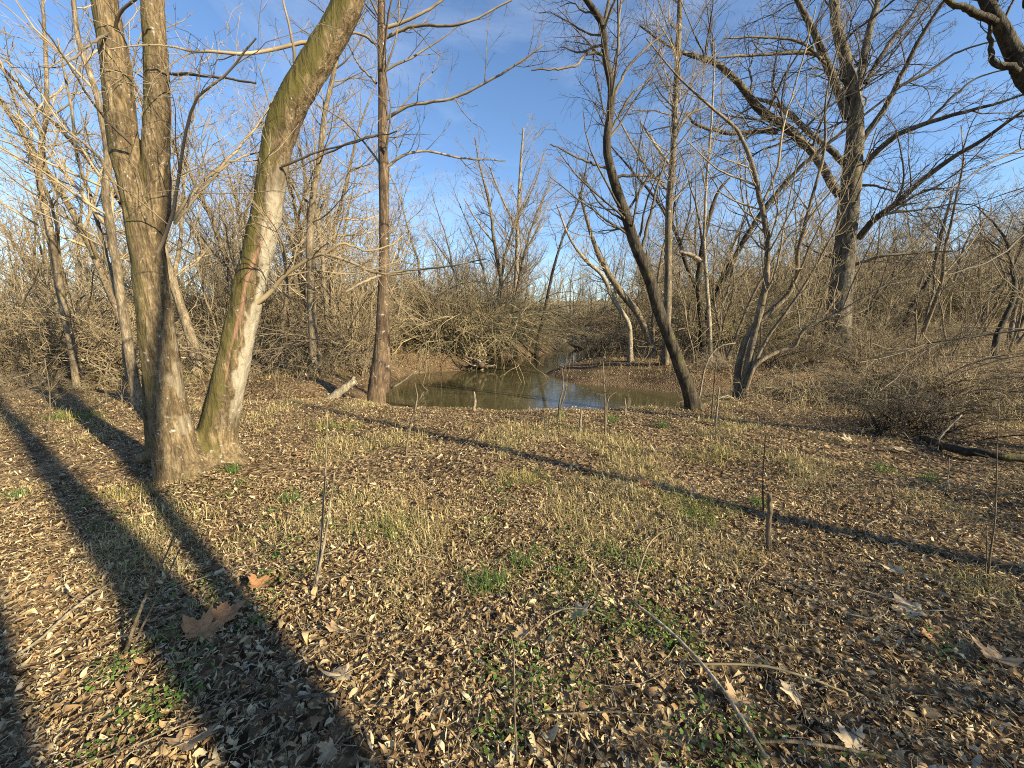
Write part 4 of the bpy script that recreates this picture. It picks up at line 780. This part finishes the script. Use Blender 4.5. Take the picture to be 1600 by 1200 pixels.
def grass():
    rng = np.random.default_rng(14); n = 14500; y = rng.uniform(1.6, 7.2, n); x = rng.uniform(-1, 1, n) * (1.4 * y + .5)
    den = .47 + 1.5 * (fbm(x * 1.5 + 5, y * 1.5, 3) - .45) + .09 * ss(2.2, 4.0, y) * ss(3.6, 1.8, np.abs(x - .2)) + .06 * ss(-1.5, -.5, -np.abs(x)) - .12 * ss(2.4, 1.6, y) - .05 * ss(2, 4, x) - .10 * ss(-1.2, -2.4, x) * ss(5, 3, y)
    k = (den > rng.uniform(.50, .74, n)) & (sdf(x, y) > .3); x, y = x[k], y[k]; n = len(x)
    dry = rng.random((n, 1)) < .74; col = np.where(dry, np.array([.50, .41, .20]), np.array([.24, .24, .085])) * rng.uniform(.8, 1.15, (n, 1))
    g = Geo(); V, q, t, c = blades(rng, x, y, 12, rng.uniform(.03, .11, n), np.full(n, .06), col); g.add(V, q, t, tint=c)
    # straw and grass on the far banks
    n = 2600; y2 = rng.uniform(9, 30, n); x2 = rng.uniform(-1, 1, n) * 1.4 * y2; k = (sdf(x2, y2) > .25) & (fbm(x2 * .5, y2 * .5, 3) > .42); x2, y2 = x2[k], y2[k]; n = len(x2)
    V, q, t, c = blades(rng, x2, y2, 12, rng.uniform(.1, .4, n), np.full(n, .14), np.tile([.33, .26, .12], (n, 1)) * rng.uniform(.7, 1.2, (n, 1))); g.add(V, q, t, tint=c)
    tag(link('grass', g.mesh('grass', M['blade'], smooth=False)), 'sparse straw-coloured and green grass through the leaf litter', 'grass', kind='stuff')
grass()
def chickweed():
    rng = np.random.default_rng(15); n = 420; y = .7 + 2.6 * rng.random(n); x = rng.uniform(-1, 1, n) * (1.3 * y); k = fbm(x * 1.4 + 9, y * 1.4 + 3, 3) > .50; x, y = x[k], y[k]
    ix = np.repeat(np.arange(len(x)), 34); m = len(ix); px = x[ix] + rng.normal(size=m) * .045; py = y[ix] + rng.normal(size=m) * .045; c = np.column_stack([px, py, tz(px, py) + rng.uniform(.015, .06, m)])
    az = rng.uniform(0, 6.28, m); u = unit(np.column_stack([np.cos(az), np.sin(az), rng.normal(size=m) * .4])); w = unit(np.cross([0, 0, 1], u) + rng.normal(size=(m, 3)) * .2); L = rng.uniform(.005, .012, m)[:, None]
    V = np.stack([c - u * L, c + w * L * .6 - u * L * .2, c + w * L * .5 + u * L * .5, c + u * L, c - w * L * .5 + u * L * .5, c - w * L * .6 - u * L * .2], 1).reshape(-1, 3)
    g = Geo(); g.add(V, np.arange(len(V)).reshape(-1, 6), tint=np.repeat(np.array([.10, .17, .035]) * rng.uniform(.6, 1.5, (m, 1)), 6, 0))
    tag(link('chickweed', g.mesh('chickweed', M['green'], smooth=False)), 'small round-leaved green weeds between the dry leaves', 'ground cover', kind='stuff')
chickweed()
TG = 'fresh green grass tufts in the litter'
for i, (px, py, h, lab) in enumerate([(755, 922, .15, 'bright green grass tuft in the middle of the leaf litter'), (781, 916, .11, 'narrow green grass tuft close beside a larger one'), (818, 888, .14, 'green grass tuft slightly upslope of a larger pair'), (28, 778, .10, 'green grass tuft at the edge of the broad tree shadow'),
        (362, 738, .11, 'green grass tuft growing against the root flare'), (456, 785, .11, 'small green grass tuft in sunlit litter near the root flare'), (1183, 790, .10, 'green grass tuft behind the short cut stub'), (955, 660, .16, 'green grass tuft on the bank edge by the thin sapling'),
        (1035, 668, .15, 'green grass tuft at the foot of the leaning dark tree'), (1450, 752, .12, 'green grass tuft in the dappled shade below the fallen dark branch'), (1380, 738, .12, 'green grass tuft on dark litter near the fallen dark branch'), (875, 652, .14, 'green grass tuft at the brink above the water')]):
    rng = np.random.default_rng(300 + i); p = ground_hit(px, py); n = 1
    V, q, t, c = blades(rng, p[:1], p[1:2], 70, np.array([h]), np.array([.02 + h * .12]), np.array([[.11, .19, .045]])); b = on(p[0], p[1])
    tag(link('grass_tuft', mesh('grass_tuft', V - b, [q, t], M['blade'], False, {'tint': c}), None, b), lab, 'grass', TG)
for i, (px, py, s, lab) in enumerate([(810, 752, .14, 'straw-yellow grass clump in the middle of the clearing'), (1090, 800, .13, 'olive grass clump on the thin shadow line'), (1110, 715, .17, 'straw grass clump toward the leaning dark tree'), (600, 830, .10, 'dark green grass clump beside the two-stemmed sapling'), (205, 775, .12, 'straw grass clump at the front of the root flare'), (520, 670, .16, 'pale green grass clump in front of the pale log'), (880, 925, .08, 'green and straw grass clump downslope of the bright tufts'), (110, 655, .2, 'sunlit green grass clump in the gap between tree shadows')]):
    rng = np.random.default_rng(330 + i); p = ground_hit(px, py); k = 26; cx = p[0] + rng.normal(size=k) * s * 1.1; cy = p[1] + rng.normal(size=k) * s * .7
    col = np.where(rng.random((k, 1)) < (.3 if 'green' in lab or 'olive' in lab else .75), [.40, .33, .13], [.15, .19, .045]); V, q, t, c = blades(rng, cx, cy, 14, rng.uniform(.5, 1, k) * s, np.full(k, .03), col); b = on(p[0], p[1])
    tag(link('grass_clump', mesh('grass_clump', V - b, [q, t], M['blade'], False, {'tint': c}), None, b), lab, 'grass', 'grass clumps in the clearing')

# ------------------------------------------------------------------ saplings, stubs and sticks in the clearing
def stick(name, label, cat, paths, mk, lift=True, twig=None, seed=0, group=None, sides=6, K=14, cap=True):
    """paths: lists of (px, py, width, height above ground) ; the first point of the first path stands on the ground and sets the distance"""
    rng = np.random.default_rng(400 + seed); b = ground_hit(paths[0][0][0], paths[0][0][1]); base = on(b[0], b[1]); t = None; G = []
    for P0 in paths:
        rows = []
        for px, py, w, hint in P0:
            p = at(px, py, base[1] + hint) if lift else (lambda q: q + np.array([0, 0, hint]))(ground_hit(px, py))
            rows.append([*p, .38 * w * project(p)[2] / FPX / math.hypot(1, (px - 800) / FPX)])
        s = spline(rows, K); s[1:-1, :3] += rng.normal(size=(K - 2, 3)) * s[1:-1, 3:4] * .15
        if lift and P0 is paths[0]: s[0, 2] = min(s[0, 2], base[2]) - .04
        G.append(s)
    if len(G) == 1 and not twig:
        g = Geo(); g.tube(G[0][:, :3], G[0][:, 3], sides, cap); return tag(link(name, g.mesh(name, M[mk], base), None, base), label, cat, group)
    t = thing(name, base, label, cat, group)
    for s in G:
        g = Geo(); g.tube(s[:, :3], s[:, 3], sides, cap); link('stem', g.mesh('stem', M[mk], base), t)
    if twig:
        A = np.array(G); g = Geo(); twigs(rng, g, A[..., :3], A[..., 3], twig); link('twigs', g.mesh('twigs', M[mk], base), t)
    return t
tw = [dict(per_m=14, ang=40, frac=.32, ratio=.6, K=5, t0=.35, rmin=.0015, lmax=.35), dict(per_m=12, ang=38, frac=.45, ratio=.7, K=4, rmin=.0012, lmax=.14, lmin=.04)]
stick('sapling', 'pale two-stemmed leafless sapling standing in sunlit litter', 'sapling', [[(492, 925, 10, 0), (500, 850, 6, 0), (506, 780, 5, .02), (510, 700, 3, .03), (512, 640, 2, .05)], [(494, 915, 8, 0), (508, 840, 5, -.02), (516, 790, 4, -.03), (523, 738, 3, -.03)]], 'pale', seed=1)
stick('cut_stub', 'thick short cut stub beside the thin shadow line', 'stub', [[(1200, 858, 13, 0), (1201, 820, 12, 0), (1203, 795, 12, 0), (1202, 772, 11, 0)]], 'tan', seed=2, sides=9)
stick('sapling', 'dark whip-thin sapling behind the short cut stub', 'sapling', [[(1193, 800, 5, 0), (1192, 740, 3, 0), (1196, 680, 2, .02)]], 'dark', seed=3)
stick('cut_stub', 'slender pale stub near the brink of the bank', 'stub', [[(906, 676, 6, 0), (907, 655, 5, 0), (909, 642, 4, 0)]], 'pale', seed=4)
stick('cut_stub', 'thin upright peg of wood over the water edge', 'stub', [[(977, 648, 4, 0), (977, 635, 4, 0), (976, 622, 3, 0)]], 'pale', seed=5)
stick('cut_stub', 'split pale stake standing at the water edge', 'stub', [[(740, 641, 8, 0), (742, 628, 6, 0), (741, 612, 3, 0)]], 'pale', seed=6)
stick('sapling', 'bushy-topped sapling leaning before the creek pool', 'sapling', [[(634, 712, 5, 0), (638, 680, 4, 0), (645, 650, 4, .05), (652, 622, 3, .08), (648, 598, 2, .1)], [(640, 675, 4, 0), (648, 640, 3, .1), (662, 612, 2, .15)]], 'tan', twig=tw, seed=7)
stick('sapling', 'forked sapling at the brink against the bright water', 'sapling', [[(874, 656, 5, 0), (874, 630, 4, 0), (880, 605, 3, 0), (878, 575, 2, 0)], [(875, 640, 4, 0), (884, 610, 3, .05), (886, 585, 2, .1)]], 'tan', twig=[dict(per_m=6, ang=40, frac=.3, ratio=.6, K=4, t0=.4, rmin=.0018, lmax=.3)], seed=8)
stick('sapling', 'twiggy sapling between the bright water and the leaning tree', 'sapling', [[(945, 680, 4, 0), (946, 640, 4, 0), (944, 600, 3, 0), (942, 565, 2, 0)], [(947, 670, 3, 0), (950, 625, 3, .05), (964, 612, 2, .1)]], 'tan', twig=tw[:1], seed=9)
stick('sapling', 'arched whip bending over beside the leaning dark tree', 'sapling', [[(1090, 640, 5, 0), (1098, 590, 4, 0), (1108, 560, 4, 0), (1125, 541, 3, 0), (1150, 536, 2, 0)]], 'pale', seed=10)
stick('sapling', 'straight pale rod standing by the forked clump', 'sapling', [[(1118, 665, 6, 0), (1121, 630, 5, 0), (1124, 605, 4, 0)]], 'pale', seed=11)
stick('sapling', 'tall thin whip rising by the forked clump', 'sapling', [[(1112, 650, 4, 0), (1118, 580, 3, 0), (1126, 510, 2, 0), (1128, 470, 2, 0)]], 'tan', seed=12)
stick('sapling', 'thin dark sapling in the dappled shade of the clearing', 'sapling', [[(1542, 905, 7, 0), (1550, 850, 5, 0), (1556, 790, 4, .02), (1558, 700, 3, .04), (1562, 620, 2, .05)], [(1540, 900, 4, 0), (1542, 850, 3, -.02), (1541, 815, 3, -.03)]], 'tan', twig=[dict(per_m=4, ang=35, frac=.25, ratio=.6, K=4, t0=.4, rmin=.0018, lmax=.3)], seed=13)
stick('sapling', 'short twin rods in dappled shade behind the thin dark sapling', 'sapling', [[(1474, 772, 4, 0), (1480, 748, 3, 0), (1486, 725, 2, 0)], [(1478, 772, 4, 0), (1482, 740, 3, 0), (1483, 715, 2, 0)]], 'pale', seed=14)
stick('sapling', 'slim shaded sapling leaning across the broad tree shadow', 'sapling', [[(192, 1030, 12, 0), (215, 965, 9, 0), (235, 915, 7, 0), (258, 870, 5, 0), (275, 830, 4, 0)], [(200, 1030, 9, 0), (222, 980, 6, -.02), (245, 935, 5, -.03), (285, 850, 3, -.04)]], 'grey', twig=[dict(per_m=8, ang=35, frac=.3, ratio=.6, K=4, t0=.4, rmin=.0016, lmax=.25)], seed=15)
stick('sapling', 'tall whip in shade beside the sunlit trunk base', 'sapling', [[(75, 690, 4, 0), (78, 620, 3, 0), (70, 560, 2, 0)]], 'tan', twig=tw[:1], seed=16)
stick('long_stick', 'long pale straight stick lying across the litter', 'stick', [[(985, 950, 5, .05), (1050, 1010, 7, .065), (1120, 1090, 9, .065), (1195, 1205, 11, .055)]], 'pale', lift=False, seed=20)
stick('green_cane', 'arched green cane looping over the litter', 'cane', [[(985, 990, 3, .01), (985, 960, 3, .04), (1000, 905, 3, .09), (1015, 865, 3, .08), (1040, 838, 2.5, .05), (1070, 822, 2, .02)]], 'twig_olive', lift=False, seed=21)
stick('thin_cane', 'thin pale cane arching past the pale sycamore leaf', 'cane', [[(805, 1015, 3, .02), (840, 990, 3, .05), (880, 968, 3, .06), (925, 968, 3, .05), (965, 978, 2.5, .02)]], 'pale', lift=False, seed=22)
stick('upright_twig', 'thin brown upright twig with a broken top near the clearing front', 'twig', [[(808, 1200, 4, 0), (804, 1110, 4, 0), (802, 1010, 3, .02), (788, 975, 2, .04)]], 'tan', seed=23)
stick('thin_cane', 'tall thin green cane rising from chickweed', 'cane', [[(880, 1200, 3, 0), (890, 1140, 3, .02), (905, 1080, 2.5, .05), (925, 1020, 2, .08)]], 'twig_olive', seed=24)
stick('thick_twig', 'thick grey twig lying beside a bleached leaf', 'twig', [[(1180, 1175, 7, .045), (1240, 1177, 9, .05), (1290, 1184, 9, .05), (1380, 1200, 8, .045)]], 'grey', lift=False, seed=25)
stick('green_cane', 'straight yellow-green cane near the long pale stick', 'cane', [[(1075, 1050, 5, .04), (1180, 1058, 6, .06), (1250, 1075, 6, .06), (1320, 1095, 5, .04)]], 'twig_olive', lift=False, seed=26)
stick('fallen_twig', 'bleached twig crossing the broad tree shadow', 'twig', [[(0, 1053, 8, .045), (60, 1020, 9, .055), (120, 965, 9, .055), (170, 925, 7, .045)]], 'pale', lift=False, seed=27)
stick('fallen_twig', 'pale forked twig on dappled litter', 'twig', [[(1405, 765, 4, .02), (1450, 780, 4, .03), (1490, 788, 4, .02)]], 'pale', lift=False, seed=28)
stick('fallen_twig', 'grey twig lying in the deep trunk shadow', 'twig', [[(400, 1145, 7, .045), (440, 1120, 9, .055), (490, 1105, 8, .055), (530, 1102, 6, .045)]], 'grey', lift=False, seed=29)
stick('fallen_log', 'dark rotting log half sunk in shaded litter', 'log', [[(1440, 690, 20, .05), (1490, 712, 26, .08), (1540, 722, 27, .09), (1640, 735, 28, .08)]], 'dark', lift=False, seed=30, sides=10, K=18)
stick('fallen_branch', 'fallen dark branch propped up at the brink of the brush', 'branch', [[(1355, 668, 6, 0), (1375, 655, 8, 0), (1400, 635, 8, 0), (1425, 620, 5, 0)], [(1365, 662, 5, 0), (1385, 640, 5, 0), (1395, 628, 3, 0)]], 'dark', twig=[dict(per_m=5, ang=40, frac=.4, ratio=.5, K=5, t0=.2, rmin=.003, lmax=.5)], seed=31)
stick('curved_stick', 'curved yellowish stick rising beside the dark log', 'stick', [[(1457, 700, 7, 0), (1470, 680, 7, 0), (1490, 660, 6, 0), (1503, 648, 4, 0)]], 'pale', seed=32)
stick('fallen_twig', 'thin vine stem lying against the root flare', 'twig', [[(312, 665, 3, -.1), (330, 690, 3, -.12), (352, 717, 3, -.1), (392, 738, 3, -.05)]], 'dark', lift=True, seed=33) if False else None
for i in range(70):                                              # short loose twigs, each on its own
    rng = np.random.default_rng(500 + i); y = rng.uniform(1.1, 4.8); x = rng.uniform(-1.15, 1.15) * y; a = rng.uniform(0, 6.28); L = rng.uniform(.15, .7); s = np.linspace(-.5, .5, 8)[:, None] * L
    P = np.array([x, y, 0]) + s * np.array([math.cos(a), math.sin(a), 0]) + np.array([-math.sin(a), math.cos(a), 0]) * (rng.normal() * .12 * L * (1 - (2 * s / L) ** 2)); P[:, 2] = tz(P[:, 0], P[:, 1]) + .045 + rng.normal(size=8) * .004
    b = P[0].copy(); g = Geo(); g.tube(P - b, np.linspace(1, .5, 8) * rng.uniform(.002, .0045), 5, True)
    tag(link('loose_twig', g.mesh('loose_twig', M[('pale', 'tan', 'grey')[i % 3]]), None, b), 'short loose dead twig lying on the leaf litter of the clearing', 'twig', 'loose twigs on the litter')

for px, py, sc in ((1395, 668, .42), (1435, 672, .36), (1375, 676, .3), (1470, 684, .34)):
    q = ground_hit(px, py); scatter(BU, [(5, q[0], q[1], sc)], rs, 'heaped with the fallen branch by the dark log')
# pale log and root snag by the pool
def pale_log():
    b = on(-3.35, 7.45); P = spline([(-.24, -.05, -.03), (-.08, .0, .10), (.1, .05, .24), (.24, .1, .34)], 12); R = np.linspace(.095, .06, 12) * (1 + .12 * np.sin(np.arange(12) * 2.1))
    V, F = tubes(P, R, 12); V = V + (vnoise(V[:, 0] * 30, V[:, 2] * 9) - .5)[:, None] * .03; V[-12:] += np.random.default_rng(4).normal(size=(12, 3)) * .035
    tag(link('pale_log', mesh('pale_log', V, [F, np.array([list(range(len(V) - 12, len(V)))])], M['pale']), None, b), 'pale barkless broken log leaning at the foot of the slender streamside tree', 'log')
pale_log()
def snag():
    rng = np.random.default_rng(77); p = gp(748, 578, ZW); t = thing('root_snag', p, 'washed-out root snag at the tip of the reddish bank', 'snag'); n = 26
    d = unit(np.column_stack([rng.normal(size=n) * 1.2, rng.normal(size=n) * .5, rng.uniform(-.05, .9, n)])); P = np.zeros((n, 6, 3)); P[:, 0] = rng.normal(size=(n, 3)) * .15 + [0, 0, .2]
    for k in range(1, 6): d = unit(d + rng.normal(size=(n, 3)) * .3); P[:, k] = P[:, k - 1] + d * rng.uniform(.08, .24, (n, 1))
    for i in range(n):
        V, F = tubes(P[i], np.linspace(.05, .012, 6) * rng.uniform(.5, 1.2), 5); link('root', mesh('root', V, [F], M['pale' if i % 3 else 'dark']), t)
    V, F = tubes(np.array([(-.5, .2, .05), (-.2, .1, .2), (.1, 0, .22), (.4, -.05, .12)]), np.array([.1, .16, .15, .07]), 8); link('stump', mesh('stump', V, [F], M['brown']), t)
snag()
p = ground_hit(640, 547); stick('broken_post', 'weathered broken stump post on the slope above the reddish bank', 'stump', [[(640, 547, 6, 0), (640, 535, 6, 0), (639, 524, 8, 0)]], 'pale', seed=41)
stick('fallen_branch', 'dead leaning branch dipping into the pool head', 'branch', [[(905, 558, 5, 0), (900, 545, 4, 0), (888, 536, 3, 0)], [(925, 560, 8, 0), (908, 545, 6, 0), (895, 540, 4, 0)]], 'dark', seed=42)
stick('fallen_branch', 'pale curved branch arching at the streamside tree foot', 'branch', [[(583, 625, 5, 0), (598, 612, 4, 0), (620, 602, 4, 0), (650, 580, 3, 0)]], 'pale', twig=[dict(per_m=3, ang=40, frac=.35, ratio=.6, K=4, t0=.3, rmin=.003, lmax=.4)], seed=43)
